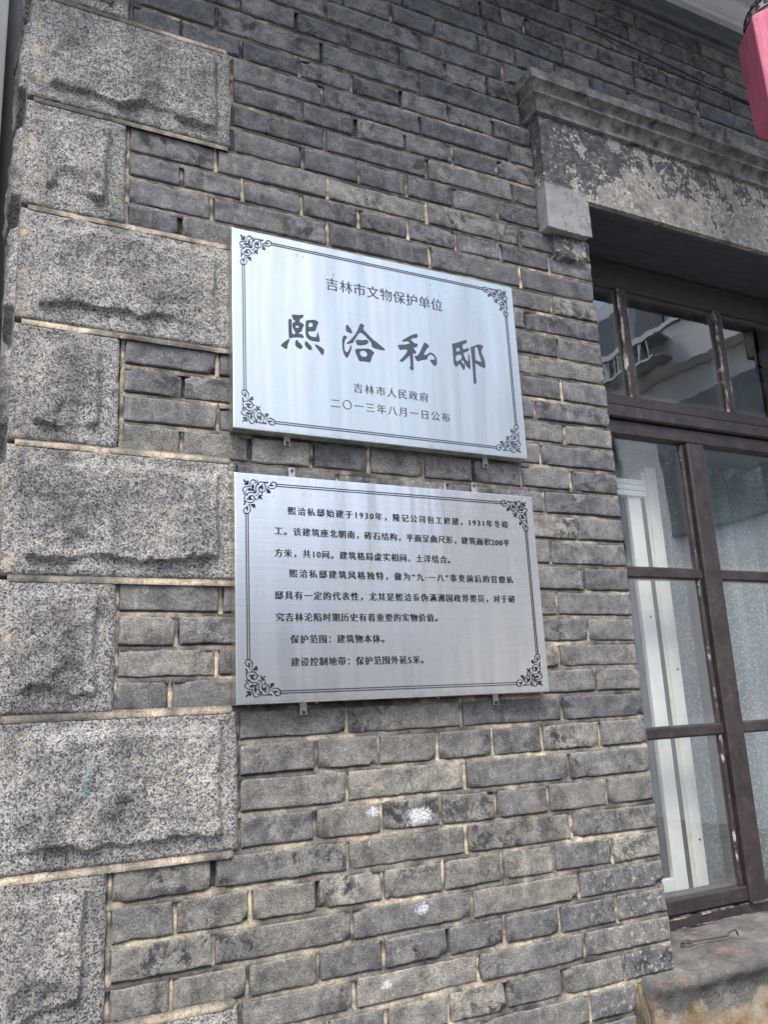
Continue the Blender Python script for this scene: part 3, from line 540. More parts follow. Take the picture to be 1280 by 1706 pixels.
# granite corner stones, drafted margin round a rock face, returned round the corner
for z0, z1, big, k in stones:
    if z0 < -1.70: continue
    s = MB(); x0, x1 = XC, (.008 if big else -.180) + random.uniform(-.003, .003)
    a0, a1 = z0 + .0035, z1 - .0035
    sd_ = k * 3.7; amp = .0138 if big else .0135
    st = .0032; nx, nz = int((x1 - x0) / st), int((a1 - a0) / st)
    side = .30 if not big else .22
    def relief(uL, uR, uB, uT, X, Z, sd_, amp, full):
        wb = .011 * fb(X * 13, sd_, Z * 13, 3)
        m_ = min(sm(.030, .040, uL + wb * .5), sm(.026, .036, uR + wb * .5), sm(.018, .034, uT + wb), sm(.030, .0340, uB + wb * 1.5 + .0016 * noise.noise(Vector((X * 150, sd_, Z * 150)))))
        body = amp * (.80 + .36 * fb(X * 8, sd_ + 4, Z * 8, 3)) + .0026 * fb(X * 40, sd_, Z * 40, 4, .62)
        # an odd broken hollow on the lower arris
        for hx, hr in full:
            q = math.hypot(X - hx, uB - .045) / hr
            if q < 1: body -= amp * .55 * (1 - q * q)
        return m_ * max(.002, body) + .0009 * fb(X * 70, sd_ + 8, Z * 70, 2), m_
    hol = [(random.uniform(x0 + .06, x1 - .06), random.uniform(.02, .04)) for _ in range(random.choice((1, 2)))]
    if k == 35: hol = [(-.155, .045), (-.30, .03)]
    if k == 19: hol = [(-.06, .05)]
    rows = []
    for j in range(nz + 1):
        R = []; Z = a0 + (a1 - a0) * j / nz
        for i in range(nx + 1):
            X = x0 + (x1 - x0) * i / nx
            h, m_ = relief(X - x0, x1 - X, Z - a0, a1 - Z, X, Z, sd_, amp, hol)
            e = min(x1 - X, Z - a0, a1 - Z, .006) / .006; y = -.006 - h + .004 * (1 - e) ** 2
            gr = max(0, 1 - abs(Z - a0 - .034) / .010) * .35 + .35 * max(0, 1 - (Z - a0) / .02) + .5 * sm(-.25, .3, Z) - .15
            ea = max(0, 1 - abs(X - x0 - .012) / .02) * .7
            ch = 0.0
            if k == 35 and abs(X + .213 - .004 * math.sin(Z * 90)) < .004 and -.945 < Z < -.895: ch = 1.0
            if k == 19 and abs(X + .026) < .004 and -.11 < Z < -.075: ch = .6
            wbx = .0022 * noise.noise(Vector((sd_, Z * 35, 2))) if i == nx else 0; wbz = .0018 * noise.noise(Vector((X * 30, sd_, 5))) if j in (0, nz) else 0
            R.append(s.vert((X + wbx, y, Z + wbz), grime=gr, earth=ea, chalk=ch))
        rows.append(R)
    s.grid(rows)
    for L_ in ([rows[0], 1], [rows[-1], 0], [[r_[-1] for r_ in rows], 1]):
        bk = [s.vert((s.v[i][0], .03, s.v[i][2]), grime=.5, earth=0.0, chalk=0.0) for i in L_[0]]
        s.grid([bk, L_[0]] if L_[1] and L_[0] is rows[0] else ([L_[0], bk]))
    ny = int(side / .005); rows2 = []
    for j in range(nz + 1):
        R = []; Z = a0 + (a1 - a0) * j / nz
        for i in range(ny + 1):
            Y = -.006 + side * i / ny
            h, m_ = relief(Y + .006, side - .006 - Y, Z - a0, a1 - Z, Y + 3, Z, sd_ + 50, .017, [])
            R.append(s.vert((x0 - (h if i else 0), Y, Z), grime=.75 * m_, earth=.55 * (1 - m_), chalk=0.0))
        R[0] = rows[j][0]; rows2.append(R)
    s.grid(rows2, flip=True)
    o = s.build('quoin_stone', GRANITE, house, smooth=True, sharp=math.radians(70))
# the rest of the side wall, and what lies below the frame
s = MB(); s.box(XC + .012, XC + .05, .2, 3.0, -2.35, 1.05); s.build('side_wall', JAMB, house)
s = MB(); s.box(XC - .02, 3.0, -.03, .3, -2.35, -1.66); s.build('plinth', GRANITE, house, bevel=.006)

# wall thickness round the opening and the room behind
s = MB()
s.box(WX0 - .12, WX0 - .002, .0255, FY + .06, -1.6, .40); s.box(WX1 + .002, WX1 + .12, .0255, FY + .06, -1.6, .40)
s.build('window_reveal', JAMB, house)
s = MB()
X0, X1, Y0, Y1, Z0, Z1 = -.30, 2.7, FY + .058, 2.4, -2.3, .9
s.box(X0, X1, Y1, Y1 + .05, Z0, Z1); s.box(X0 - .04, X0, Y0, Y1, Z0, Z1); s.box(X1, X1 + .05, Y0, Y1, Z0, Z1)
s.box(X0, X1, Y0, Y1, Z1, Z1 + .05); s.box(X0, X1, Y0, Y1, Z0 - .05, Z0)
s.box(X0, WX0 - .122, FY + .02, FY + .08, Z0, Z1); s.box(WX1 + .122, X1, FY + .02, FY + .08, Z0, Z1)
s.box(WX0 - .12, WX1 + .12, FY + .075, FY + .12, .40, Z1); s.box(WX0 - .12, WX1 + .12, FY + .075, FY + .12, Z0, -1.45)
s.build('interior_wall', ROOM, house)

# ---------------------------------------------------------------- window hood
hood = MB(); HL, HR, EW = .718, 1.892, .119
out = [(HL, .460), (HL, .173), (HL + EW, .173), (HL + EW, .262), (HR - EW, .262), (HR - EW, .173), (HR, .173), (HR, .460)]
def slab(mb, outline, y0, y1):
    A = [mb.vert((x, y0, z)) for x, z in outline]; B = [mb.vert((x, y1, z)) for x, z in outline]
    n_ = len(outline)
    for i in range(n_):
        j = (i + 1) % n_; mb.f.append((A[i], A[j], B[j], B[i]))
    return A, B
A, B = slab(hood, out, -.03, FY + .02)
for P, fl in ((A, 0), (B, 1)):
    for q in ((0, 1, 2, 3), (3, 4, 7, 0), (4, 5, 6, 7)):
        t = tuple(P[i] for i in q); hood.f.append(t[::-1] if fl else t)
hd = hood.build('window_hood', PLASTER, house, bevel=.0025)
s = MB(); s.box(HL + EW + .001, HR - EW - .001, -.018, FY + .018, .2565, .2625); s.build('hood_shade_board', m_simple('shade_black_board', (.042, .047, .056), .8, .3, 18, .4, mapping=(1, 4, 4)), hd)  # added board; the shade under the hood is put into its colour
s = MB()
prof = [(.030, .4565), (.040, .458), (.040, .4655), (.035, .4668), (.0365, .476), (.041, .485), (.048, .491), (.0545, .4935), (.0545, .499), (.049, .5005), (.0505, .508), (.056, .514), (.0635, .5172), (.0685, .518), (.0685, .541), (.030, .5515), (-.002, .5565)]
R = []
for p_, z in prof:
    xa, xb = HL + .030 - p_, HR - .030 + p_
    n_ = 60; rr = [s.vert((xa, .012, z))]
    for i in range(n_ + 1):
        x = xa + (xb - xa) * i / n_; w = .0012 * noise.noise(Vector((x * 14, z * 60, 3)))
        rr.append(s.vert((x, -p_ + w, z + w)))
    rr.append(s.vert((xb, .012, z))); R.append(rr)
s.grid(R)
s.f.append(tuple(R[0][::-1]))
s.build('hood_moulding', CEMENT, hd, smooth=True, sharp=math.radians(28))
for sx, ex in ((HL + .026, HL + EW - .004), (HR - EW + .002, HR - .020)):
    s = MB(); n_ = 14; rows = []
    for z, y in ((.112, .002), (.119, -.010), (.126, -.013), (.138, -.010), (.152, -.009), (.164, -.011), (.170, -.010), (.1715, 0)):
        rows.append([s.vert((sx + (ex - sx) * i / n_, y + .003 * noise.noise(Vector((i * .6, z * 90, sx))), z + .005 * noise.noise(Vector((i * .5, sx * 9, 2))) * (z < .13))) for i in range(n_ + 1)])
    s.grid(rows)
    rows_b = [[s.vert((sx, .01, s.v[r_[0]][2])) for r_ in rows], [r_[0] for r_ in rows]]; s.grid(rows_b)
    rows_c = [[r_[-1] for r_ in rows], [s.vert((ex, .01, s.v[r_[-1]][2])) for r_ in rows]]; s.grid(rows_c)
    s.grid([[s.vert((s.v[i][0], .01, s.v[i][2])) for i in rows[0]], rows[0]])
    s.build('corbel_block', PLASTER, hd, smooth=True, sharp=.6)

# ---------------------------------------------------------------- wooden window
win = MB()
def bar(mb, x0, x1, z0, z1, y0=FY, y1=FY + .06, vertical=True, chips=.35, inset=.004, chipside=None):
    """square timber with bevelled, chipped arrises"""
    n_ = 40; prof = [(-1, 1), (-1, inset), (-1 , 0), (1, 0), (1, inset), (1, 1)]
    L0, L1 = (z0, z1) if vertical else (x0, x1); w0, w1 = (x0, x1) if vertical else (z0, z1)
    rows = []
    def ring(t):
        out_ = []
        pts = [(w0, y1), (w0, y0 + inset), (w0 + inset, y0), ((w0 + w1) / 2, y0), (w1 - inset, y0), (w1, y0 + inset), (w1, y1)]
        for i, (w, y) in enumerate(pts):
            j = .0007 * noise.noise(Vector((w * 50, t * 26, y * 20))); c = chips if i in (1, 2, 4, 5) else 0.0
            if chipside is not None and i in chipside: c = max(c, .95)
            co = (w + j, y + j, t) if vertical else (t, y + j, w + j)
            out_.append(mb.vert(co, chip=c, grain=1.0 if vertical else 0.0))
        return out_
    for i in range(n_ + 1): rows.append(ring(L0 + (L1 - L0) * i / n_))
    mb.grid(rows, flip=vertical is False)
    mb.f.append(tuple(rows[0])); mb.f.append(tuple(rows[-1][::-1]))
# outer frame
bar(win, WX0, WX0 + .045, WZ0, WZ1 - .008); bar(win, WX1 - .045, WX1, WZ0, WZ1 - .008)
bar(win, WX0 + .045, WX1 - .045, WZ0, -1.303, y0=FY + .006, vertical=False, chips=.72)
w = win.build('window', WOOD, house, smooth=True, sharp=.5)
w['label'] = 'brown wooden casement window with a three-pane transom light'
s = MB()     # transom rail in three stepped mouldings
bar(s, WX0 + .045, WX1 - .045, -.150, -.119, y0=FY - .004, vertical=False, chips=.2); bar(s, WX0 + .045, WX1 - .045, -.184, -.151, y0=FY - .014, vertical=False, chips=.3); bar(s, WX0 + .045, WX1 - .045, -.224, -.185, y0=FY - .002, vertical=False, chips=.2)
s.build('transom_rail', WOOD, w, smooth=True, sharp=.5)
s = MB(); bar(s, WX0 + .045, WX1 - .045, .178, WZ1 - .008, y0=FY + .004, vertical=False); s.build('top_rail', m_simple('shaded_brown_wood', (.026, .021, .022), .7, .35, 30, .4, mapping=(1, 4, 4)), w, smooth=True, sharp=.5)  # darker copy of the frame wood, with the head's shade in its colour
for x in (1.066, 1.408):
    s = MB(); bar(s, x, x + .029, -.1185, .1775, y0=FY + .002, y1=FY + .04, chips=.70); s.build('glazing_bar', WOOD, w, smooth=True, sharp=.5)
s = MB(); bar(s, 1.229, 1.286, -1.299, -.225, y0=FY - .006, chips=.30); s.build('meeting_stile', WOOD, w, smooth=True, sharp=.5)
for xa, xb in ((WX0 + .046, 1.228), (1.287, WX1 - .046)):
    for z in (-.545, -.911):
        s = MB(); bar(s, xa, xb, z - .027, z, y0=FY + .004, y1=FY + .04, vertical=False, chips=.4); s.build('glazing_bar', WOOD, w, smooth=True, sharp=.5)
    s = MB(); bar(s, xa, xb, -1.299, -1.266, y0=FY + .001, vertical=False, chips=.3); s.build('bottom_rail', WOOD, w, smooth=True, sharp=.5)
    px = xb - .0145 if xa < 1.2 else xa + .0145     # putty strip along the meeting stile
    s = MB(); bar(s, px - .0085 * (1 if xa > 1.2 else -1) - .006, px - .0085 * (1 if xa > 1.2 else -1) + .006, -1.265, -.226, y0=FY + .006, y1=FY + .03, chips=.60); s.build('putty_strip', WOOD, w, smooth=True, sharp=.5)
def pane(x0, x1, z0, z1, tilt):
    s = MB(); n_ = 14; rows = []
    for j in range(n_ + 1):
        R = []
        for i in range(n_ + 1):
            x = x0 + (x1 - x0) * i / n_; z = z0 + (z1 - z0) * j / n_
            d = min(x - x0, x1 - x, z - z0, z1 - z)
            R.append(s.vert((x, FY + .015 + tilt * (i / n_ - .5) * .002 , z), edge=max(0, 1 - d / .022)))
        rows.append(R)
    s.grid(rows)
    s.build('glass_pane', GLASS, w, smooth=True)
for x0, x1 in ((WX0 + .046, 1.0655), (1.0955, 1.4075), (1.4375, WX1 - .046)): pane(x0, x1, -.1185, .1775, random.uniform(-1, 1))
for xa, xb in ((WX0 + .046, 1.228), (1.287, WX1 - .046)):
    for z0, z1 in ((-1.2655, -.9385), (-.9105, -.5725), (-.5445, -.2245)): pane(xa, xb, z0, z1, random.uniform(-1, 1))

# white inner window behind the old one
IY = .262
s = MB(); s.box(1.120, 1.163, IY - .012, IY + .03, -1.285, -.335); s.box(.90, 1.120, IY - .012, IY + .03, -1.292, -1.252)
iw = s.build('inner_window', UPVC, house, bevel=.003); iw['label'] = 'white plastic inner window standing open behind the old glass'
s = MB(); s.box(1.100, 1.1195, IY - .002, IY + .02, -1.2515, -.345); s.box(1.1635, 1.1785, IY - .0105, IY + .03, -1.285, -.345); s.build('gap_shade_strip', BLACK, iw, bevel=.002)  # added black strips: the shaded gaps beside the stile as colour
s = MB(); s.box(1.179, 1.189, IY - .006, IY + .04, -1.285, -.27); s.box(1.190, 1.1985, IY - .001, IY + .04, -1.285, -.27); s.build('sliding_track', m_simple('cream_plastic', (.62, .60, .52), .5, .1, 30, .05), iw, bevel=.0015)
s = MB(); s.box(1.199, 1.236, IY - .004, IY + .05, -1.30, -.255); s.build('frame_post', UPVC, iw, bevel=.003)
s = MB(); s.box(.90, 1.168, IY - .016, IY + .02, -1.328, -1.293); s.build('frame_sill', UPVC, iw, bevel=.002)
s = MB()
for q in range(3): s.box(.95, 1.176, IY - .020 + .001 * q, IY + .02, -.342 + .0155 * q, -.328 + .0155 * q)
s.build('shutter_slats', UPVC, iw, bevel=.002)
s = MB(); s.box(.90, 1.232, IY - .02, IY + .05, -.253, -.219); s.box(.90, 1.66, IY + .01, IY + .05, -.212, -.15); s.build('shutter_box', DARKBOX, iw, bevel=.006)
for x, z, y in ((1.222, -.78, -.004), (1.222, -1.18, -.004), (1.146, -.65, -.012)):
    s = MB(); s.tube([(x, IY + y - .0025, z), (x, IY + y + .002, z)], .0025, 8); s.build('screw', IRON, iw)
s = MB(); s.box(.86, 1.65, FY + .061, .60, -1.355, -1.331); s.build('inner_sill', m_simple('dusty_sill', (.33, .33, .31), .8, .3, 20, .3), house)

# lace curtain
s = MB(); rows = []; nxx, nzz = 300, 24
for j in range(nzz + 1):
    z = -1.33 + (1.33 - .18) * j / nzz; R = []
    for i in range(nxx + 1):
        x = .55 + 1.75 * i / nxx
        ph = x * 2 * math.pi / .085 + 1.4 * noise.noise(Vector((x * 5, 0, z * .4))); a = .024 + .012 * noise.noise(Vector((x * 3, 3, z * .6)))
        y = .37 + a * math.sin(ph) + .006 * math.sin(ph * 2.3 + 1) + .01 * noise.noise(Vector((x * 6, z * 1.2, 9)))
        R.append(s.vert((x, y, z)))
    rows.append(R)
s.grid(rows)
cur = s.build('curtain', CURTAIN, None, smooth=True); cur['label'] = 'blue-grey patterned lace curtain hanging in folds behind the window'; cur['category'] = 'curtain'
sol = cur.modifiers.new('thickness', 'SOLIDIFY'); sol.thickness = .0012
s = MB(); s.tube([(.55, .37, -.176), (2.3, .37, -.176)], .008); s.build('curtain_rail', DARKBOX, cur)

# ---------------------------------------------------------------- sill, rotten post, latch hook
s = MB(); n_ = 70; rows = []
XS0, XS1 = .760, 1.85
pr_ = [(FY + .01, -1.3265), (FY - .02, -1.331), (.06, -1.337), (.0, -1.346), (-.022, -1.350), (-.032, -1.356), (-.033, -1.368), (-.024, -1.378), (-.016, -1.395), (-.014, -1.45), (-.012, -1.52), (-.012, -1.66)]
for q, (y, z) in enumerate(pr_):
    R = []
    for i in range(n_ + 1):
        x = XS0 + (XS1 - XS0) * i / n_
        if i == 0: x += .012 * noise.noise(Vector((z * 60, y * 50, 1)))
        nz_ = fb(x * 14, y * 20, z * 20, 4)
        e = sm(0, .05, x - XS0) if y < .0 else 1
        zz = z + (.004 * nz_ if q < 9 else 0); yy = y * e + .004 * (1 - e) + (.004 * nz_ if q > 3 else 0)
        if x < JX and y > 0.0: yy = min(yy, .012)
        R.append(s.vert((x, yy, zz)))
    rows.append(R)
s.grid(rows, flip=True)
s.build('window_sill', SILL, house, smooth=True)
s = MB(); rows = []
for j in range(13):
    t = j / 12; z = -1.70 + (.345) * t; R = []
    for i in range(9):
        a = math.pi * i / 8; wd_ = .026 * (1 - .55 * sm(.82, 1, t))
        x = .778 - .012 * t - wd_ * math.cos(a); y = .010 - .024 * math.sin(a) * (1 - .5 * sm(.85, 1, t)) + .006 * fb(x * 60, z * 9, 2, 3)
        R.append(s.vert((x, y, z)))
    rows.append(R)
s.grid(rows); s.f.append(tuple(rows[-1]))
s.build('rotten_post', TIMBER, house, smooth=True)
s = MB()
def sp(x, z, up=.006): return (x, FY - .035 - (1.12 - x) * 0 + up * 0, z)
hk = [(.955 + .012 * math.cos(a), .066 + .006 * math.sin(a), -1.3265 + .002 * math.sin(a * 2)) for a in [i * 2 * math.pi / 10 for i in range(10)]]
s.tube(hk + [hk[0]], .0022, 7)
s.tube([(.968, .066, -1.327), (1.015, .060, -1.327), (1.055, .053, -1.3265), (1.062, .051, -1.320), (1.076, .048, -1.317), (1.080, .047, -1.328)], .0021, 7)
s.build('latch_hook', IRON, house, smooth=True)
# bent nail and its hole
s = MB(); s.tube([(.306, .004, -1.222), (.3065, -.010, -1.2235), (.310, -.017, -1.230), (.3125, -.019, -1.242)], .0034, 8, .0016); s.tube([(.3055, -.002, -1.2215), (.306, .006, -1.222)], .006, 8)
s.build('nail', IRON, house, smooth=True)

# ---------------------------------------------------------------- head of the wall: string courses, frieze, cove, soffit
s = MB()
for z0, z1, y in ((.902, .914, -.010), (.925, .939, -.018)):
    n_ = 80; pf = [(.012, z0), (y + .004, z0 + .001), (y, z0 + .004), (y, z1 - .003), (y + .003, z1), (.012, z1 + .001)]; rows = []
    for yy, z in pf: rows.append([s.vert((XC + (3.0 - XC) * i / n_, yy + .0012 * noise.noise(Vector((i * .9, z * 99, 2))), z)) for i in range(n_ + 1)])
    s.grid(rows)
s.build('string_course', FRIEZE, house, smooth=True, sharp=.5)
s = MB(); s.box(XC, 3.0, -.012, .05, .940, 1.05); fz = s.build('frieze', FRIEZE, house)
eave = MB(); EY = -.44
rows = []
for y, z in ((-.0125, 0.9850), (-.030, 0.9850), (-.036, 0.9900), (-.038, 1.0060), (-.044, 1.0200), (-.054, 1.0300), (-.060, 1.0310), (-.060, 1.0365)):
    rows.append([eave.vert((x, y, z)) for x in (-.62, 0, 1, 2, 3)])
eave.grid(rows)
ev = eave.build('eave', COVE, house, smooth=True, sharp=.5)
s = MB(); s.box(-.62, 3.0, EY, -.0605, 1.037, 1.047); s.box(-.62, 3.0, -.06, .3, 1.037, 1.047); s.build('soffit', SOFFIT, ev)
s = MB(); s.box(-.64, 3.02, EY - .02, EY - .0005, .967, 1.09); s.build('fascia_board', COVE, ev, bevel=.004)
s = MB(); s.box(-.62, 3.0, EY, .3, 1.048, 1.12); s.build('roof', FRIEZE, ev)

# cable along the brickwork
s = MB(); pts = []
for i in range(41):
    t = i / 40; x = .92 + 1.2 * t; z = .792 - .028 * math.sin(t * math.pi) - .01 * t + .003 * noise.noise(Vector((t * 9, 1, 1)))
    pts.append((x, -.0085 - .003 * math.sin(t * 9), z))
s.tube(pts, .0022, 7)
cb = s.build('electric_cable', BLACK, None, smooth=True); cb['label'] = 'thin black cable sagging across the bricks above the window hood'; cb['category'] = 'cable'

# ---------------------------------------------------------------- steel plaques
PW, PH = D['plaque']['w'], D['plaque']['h']
def curve_mesh(splines, depth):
    cu = bpy.data.curves.new('c', 'CURVE'); cu.dimensions = '2D'; cu.fill_mode = 'BOTH'; cu.extrude = depth / 2
    for pts in splines:
        sp_ = cu.splines.new('POLY'); sp_.points.add(len(pts) - 1)
        for i, (x, y) in enumerate(pts): sp_.points[i].co = (x, y, 0, 1)
        sp_.use_cyclic_u = True
    o = bpy.data.objects.new('c', cu); col.objects.link(o); bpy.context.view_layer.update()
    dg = bpy.context.evaluated_depsgraph_get(); me = bpy.data.meshes.new_from_object(o.evaluated_get(dg), depsgraph=dg)
    bpy.data.objects.remove(o); bpy.data.curves.remove(cu); return me
def upright(me):
    me.transform(Matrix(((1, 0, 0, 0), (0, 0, -1, 0), (0, 1, 0, 0), (0, 0, 0, 1)))); return me
def add_mesh(name, me, m, parent, loc):
    me.name = name; me.materials.clear(); me.materials.append(m)
    o = bpy.data.objects.new(name, me); col.objects.link(o); o.parent = parent; o.location = loc; return o
def chaikin(p, it=2):
    for _ in range(it):
        q = []
        for i in range(len(p)):
            a, b = p[i], p[(i + 1) % len(p)]
            q += [(a[0] * .8 + b[0] * .2, a[1] * .8 + b[1] * .2), (a[0] * .2 + b[0] * .8, a[1] * .2 + b[1] * .8)]
        p = q
    return p
def chaikin_open(p, it=2):
    for _ in range(it):
        q = [p[0]]
        for a, b in zip(p, p[1:]): q += [(a[0] * .75 + b[0] * .25, a[1] * .75 + b[1] * .25), (a[0] * .25 + b[0] * .75, a[1] * .25 + b[1] * .75)]
        q.append(p[-1]); p = q
    return p
def stroke_poly(pts, w, taper=True):
    p = chaikin_open([tuple(q) for q in pts]); L, Rr = [], []; n_ = len(p)
    for i in range(n_):
        a, b = p[max(0, i - 1)], p[min(n_ - 1, i + 1)]
        dx, dy = b[0] - a[0], b[1] - a[1]; l = math.hypot(dx, dy) or 1; t = i / (n_ - 1)
        ww = w / 2 * (min(1, .45 + 2.2 * min(t, 1 - t)) if taper else 1)
        nx, ny = -dy / l * ww, dx / l * ww
        L.append((p[i][0] + nx, p[i][1] + ny)); Rr.append((p[i][0] - nx, p[i][1] - ny))
    return L + Rr[::-1]
def ornament_polys():
    O = D['orn']; half = []
    for s_, w_ in O['strokes']: half.append(stroke_poly(s_, w_ * 1.05))
    for s_ in O['polys']: half.append(chaikin([tuple(q) for q in s_], 1))
    al = list(half)
    off = 3.45      # the corner's diagonal: x from the left edge equals depth from the top plus this
    for q in half: al.append([(-y + off, -(x - off)) for x, y in q])
    for s_ in O['dpolys']: al.append(chaikin([tuple(q) for q in s_], 1))
    for s_, w_ in O['dstrokes']: al.append(stroke_poly(s_, w_))
    return [[(x / 1000, y / 1000) for x, y in q] for q in al]
ORN = ornament_polys()
def text_mesh(txt, x0, x1, zc, h, ex, ez):
    """set one line, stretch its spacing to the measured width; thick uprights and thin levels like a Song typeface"""
    size = h / .92
    def make(sp_):
        cu = bpy.data.curves.new('t', 'FONT'); cu.body = txt; cu.size = size; cu.space_character = sp_; cu.fill_mode = 'FRONT'; cu.resolution_u = 3
        o = bpy.data.objects.new('t', cu); col.objects.link(o); bpy.context.view_layer.update()
        dg = bpy.context.evaluated_depsgraph_get(); me = bpy.data.meshes.new_from_object(o.evaluated_get(dg), depsgraph=dg)
        bpy.data.objects.remove(o); bpy.data.curves.remove(cu); return me
    def wid(me):
        xs = [v.co.x for v in me.vertices]; return min(xs), max(xs)
    m1 = make(1.0); a0, a1 = wid(m1); m2 = make(1.2); b0, b1 = wid(m2)
    s1, s2 = a1 - a0, b1 - b0; spc = 1.0 + .2 * ((x1 - x0) - s1) / (s2 - s1)
    bpy.data.meshes.remove(m1); bpy.data.meshes.remove(m2)
    me = make(spc); c0, c1 = wid(me); k = (x1 - x0) / (c1 - c0) if abs(c1 - c0) > 0 else 1
    ys = [v.co.y for v in me.vertices]; yc = size * .38
    bm = bmesh.new(); bm.from_mesh(me); bmesh.ops.remove_doubles(bm, verts=bm.verts, dist=1e-7)
    nrm = {}
    for e in bm.edges:
        if len(e.link_faces) == 1:
            f_ = e.link_faces[0]; c = f_.calc_center_median(); a, b = e.verts[0].co, e.verts[1].co
            d = b - a; q = Vector((d.y, -d.x, 0))
            if q.length < 1e-9: continue
            q.normalize()
            if q.dot(c - a) > 0: q = -q
            for v in e.verts: nrm.setdefault(v, []).append(q)
    mv = {}
    for v, l in nrm.items():
        t = sum(l, Vector()); mx = max(-1, min(1, max((q.x for q in l), key=abs))); my = max(-1, min(1, max((q.y for q in l), key=abs)))
        mv[v] = Vector((mx * ex, my * ez, 0))
    for v, d in mv.items(): v.co += d
    for v in bm.verts: v.co.x = (v.co.x - c0) * k + x0; v.co.y = v.co.y - yc + zc
    bm.to_mesh(me); bm.free()
    return upright(me)
def plaque(name, label, x, z, steel, ink, tabs):
    root = empty(name, (x, 0, z), label, 'plaque', 'steel plaques on the brick wall')
    T = .026; yf = -.030
    s = MB(); s.box(0, PW, yf, yf + T, -PH, 0); pn = s.build('panel', steel, None, bevel=.0012); pn.parent = root
    yi = yf - .0006
    def loc(y=yi): return (0, y, 0)
    s = []
    lw = .00125
    # double rule between the corner ornaments
    a, b_ = .0182, .0219
    e = .0735
    for o_ in (a, b_):
        s.append([(e, -(o_ - .0036) - lw), (PW - e, -(o_ - .0036) - lw), (PW - e, -(o_ - .0036)), (e, -(o_ - .0036))])
        s.append([(e, -PH + (o_ - .0036)), (PW - e, -PH + (o_ - .0036)), (PW - e, -PH + (o_ - .0036) + lw), (e, -PH + (o_ - .0036) + lw)])
        s.append([(o_, -PH + e - .004), (o_ + lw, -PH + e - .004), (o_ + lw, -e + .004), (o_, -e + .004)])
        s.append([(PW - o_ - lw, -PH + e - .004), (PW - o_, -PH + e - .004), (PW - o_, -e + .004), (PW - o_ - lw, -e + .004)])
    add_mesh('border_rule', upright(curve_mesh(s, .0006)), ink, root, loc())
    for fx in (0, 1):
        for fz in (0, 1):
            q = [[((PW - x_) if fx else x_, (-PH - y_) if fz else y_) for x_, y_ in pl] for pl in ORN]
            mm = [curve_mesh([p_], .0006 + .00002 * i) for i, p_ in enumerate(q)]
            bm = bmesh.new()
            for m_ in mm: bm.from_mesh(m_); bpy.data.meshes.remove(m_)
            me = bpy.data.meshes.new('corner_ornament'); bm.to_mesh(me); bm.free()
            add_mesh('corner_ornament', upright(me), ink, root, loc())
    for tx, tz, up in tabs:
        s = MB(); hx = tx - x; hz = tz - z
        z_in = (-PH + .004) if up < 0 else -.004
        lo, hi = sorted((hz - .010 * (-up if up < 0 else -up) * 0 - (.010 if up < 0 else 0) , hz + (.010 if up > 0 else 0)))
        za, zb = (hz - .007, z_in) if up < 0 else (z_in, hz + .007)
        s.box(hx - .006, hx + .006, -.0075, -.0045, min(za, zb), max(za, zb)); tb = s.build('mounting_tab', ZINC, None, bevel=.001); tb.parent = root
        s = MB(); zc_ = hz - .003 if up < 0 else hz + .002
        s.tube([(hx, -.0095, zc_), (hx, -.0072, zc_)], .0032, 10); q = s.build('screw', IRON, None); q.parent = tb
    return root
tabs = D['tabs']
p1 = plaque('heritage_plaque', 'upper pale steel plaque with four large brush-written characters', 0, 0, STEEL_A, INK_A, [(*tabs[0], -1), (*tabs[1], -1)])
p2 = plaque('heritage_plaque', 'lower grey steel plaque densely lettered with eight lines of small text', D['plaque']['x2'], D['plaque']['z2'], STEEL_B, INK_B, [(*tabs[2], 1), (*tabs[3], 1), (*tabs[4], -1), (*tabs[5], -1)])
yi = -.0308
for sp_ in D['chars']:
    me = upright(curve_mesh([[(x / 1000, y / 1000) for x, y in chaikin([tuple(q) for q in pl], 1)] for pl in sp_], .0006))
    add_mesh('calligraphy_character', me, INK_A, p1, (0, yi, 0))
for t, x0, x1, zc, h in D['t1']:
    add_mesh('inscription_line', text_mesh(t, x0 / 1000, x1 / 1000, zc / 1000, h / 1000 * .97, h * 1e-6 * 4, -h * 1e-6 * 14), INK_A, p1, (0, yi, 0))
for t, x0, x1, zc, h in D['t2']:
    add_mesh('inscription_line', text_mesh(t, x0 / 1000, x1 / 1000, zc / 1000, .0139, .00040, -.00001), INK_B, p2, (0, yi, 0))

# ---------------------------------------------------------------- lantern under the eave
LX, LY, LZ = 1.243, -.30, .384
lan = empty('paper_lantern', (LX, LY, LZ), 'faded red six-sided lantern hanging under the eave with a black filigree cap', 'lantern')
s = MB(); prof = [(.052, -.014), (.062, -.010), (.066, .006), (.088, .018), (.094, .030), (.1000, .256), (.099, .268), (.086, .280)]
R = []
ph0 = math.radians(118.5)
for r_, z in prof:
    R.append([s.vert((r_ * math.cos(ph0 + math.pi / 3 * k), r_ * math.sin(ph0 + math.pi / 3 * k), z)) for k in range(6)])
for A, B in zip(R, R[1:]):
    for k in range(6): s.f.append((A[k], A[(k + 1) % 6], B[(k + 1) % 6], B[k]))
s.f.append(tuple(R[0][::-1])); s.f.append(tuple(R[-1]))
lb = s.build('lantern_body', SILK, None, bevel=.003); lb.parent = lan
s = MB(); s.lathe([(.072, .2805), (.0785, .288), (.077, .306), (.062, .332), (.036, .349), (.012, .354)], seg=40); q = s.build('lantern_cap', SILVER, None, smooth=True); q.parent = lan
fl = MB()
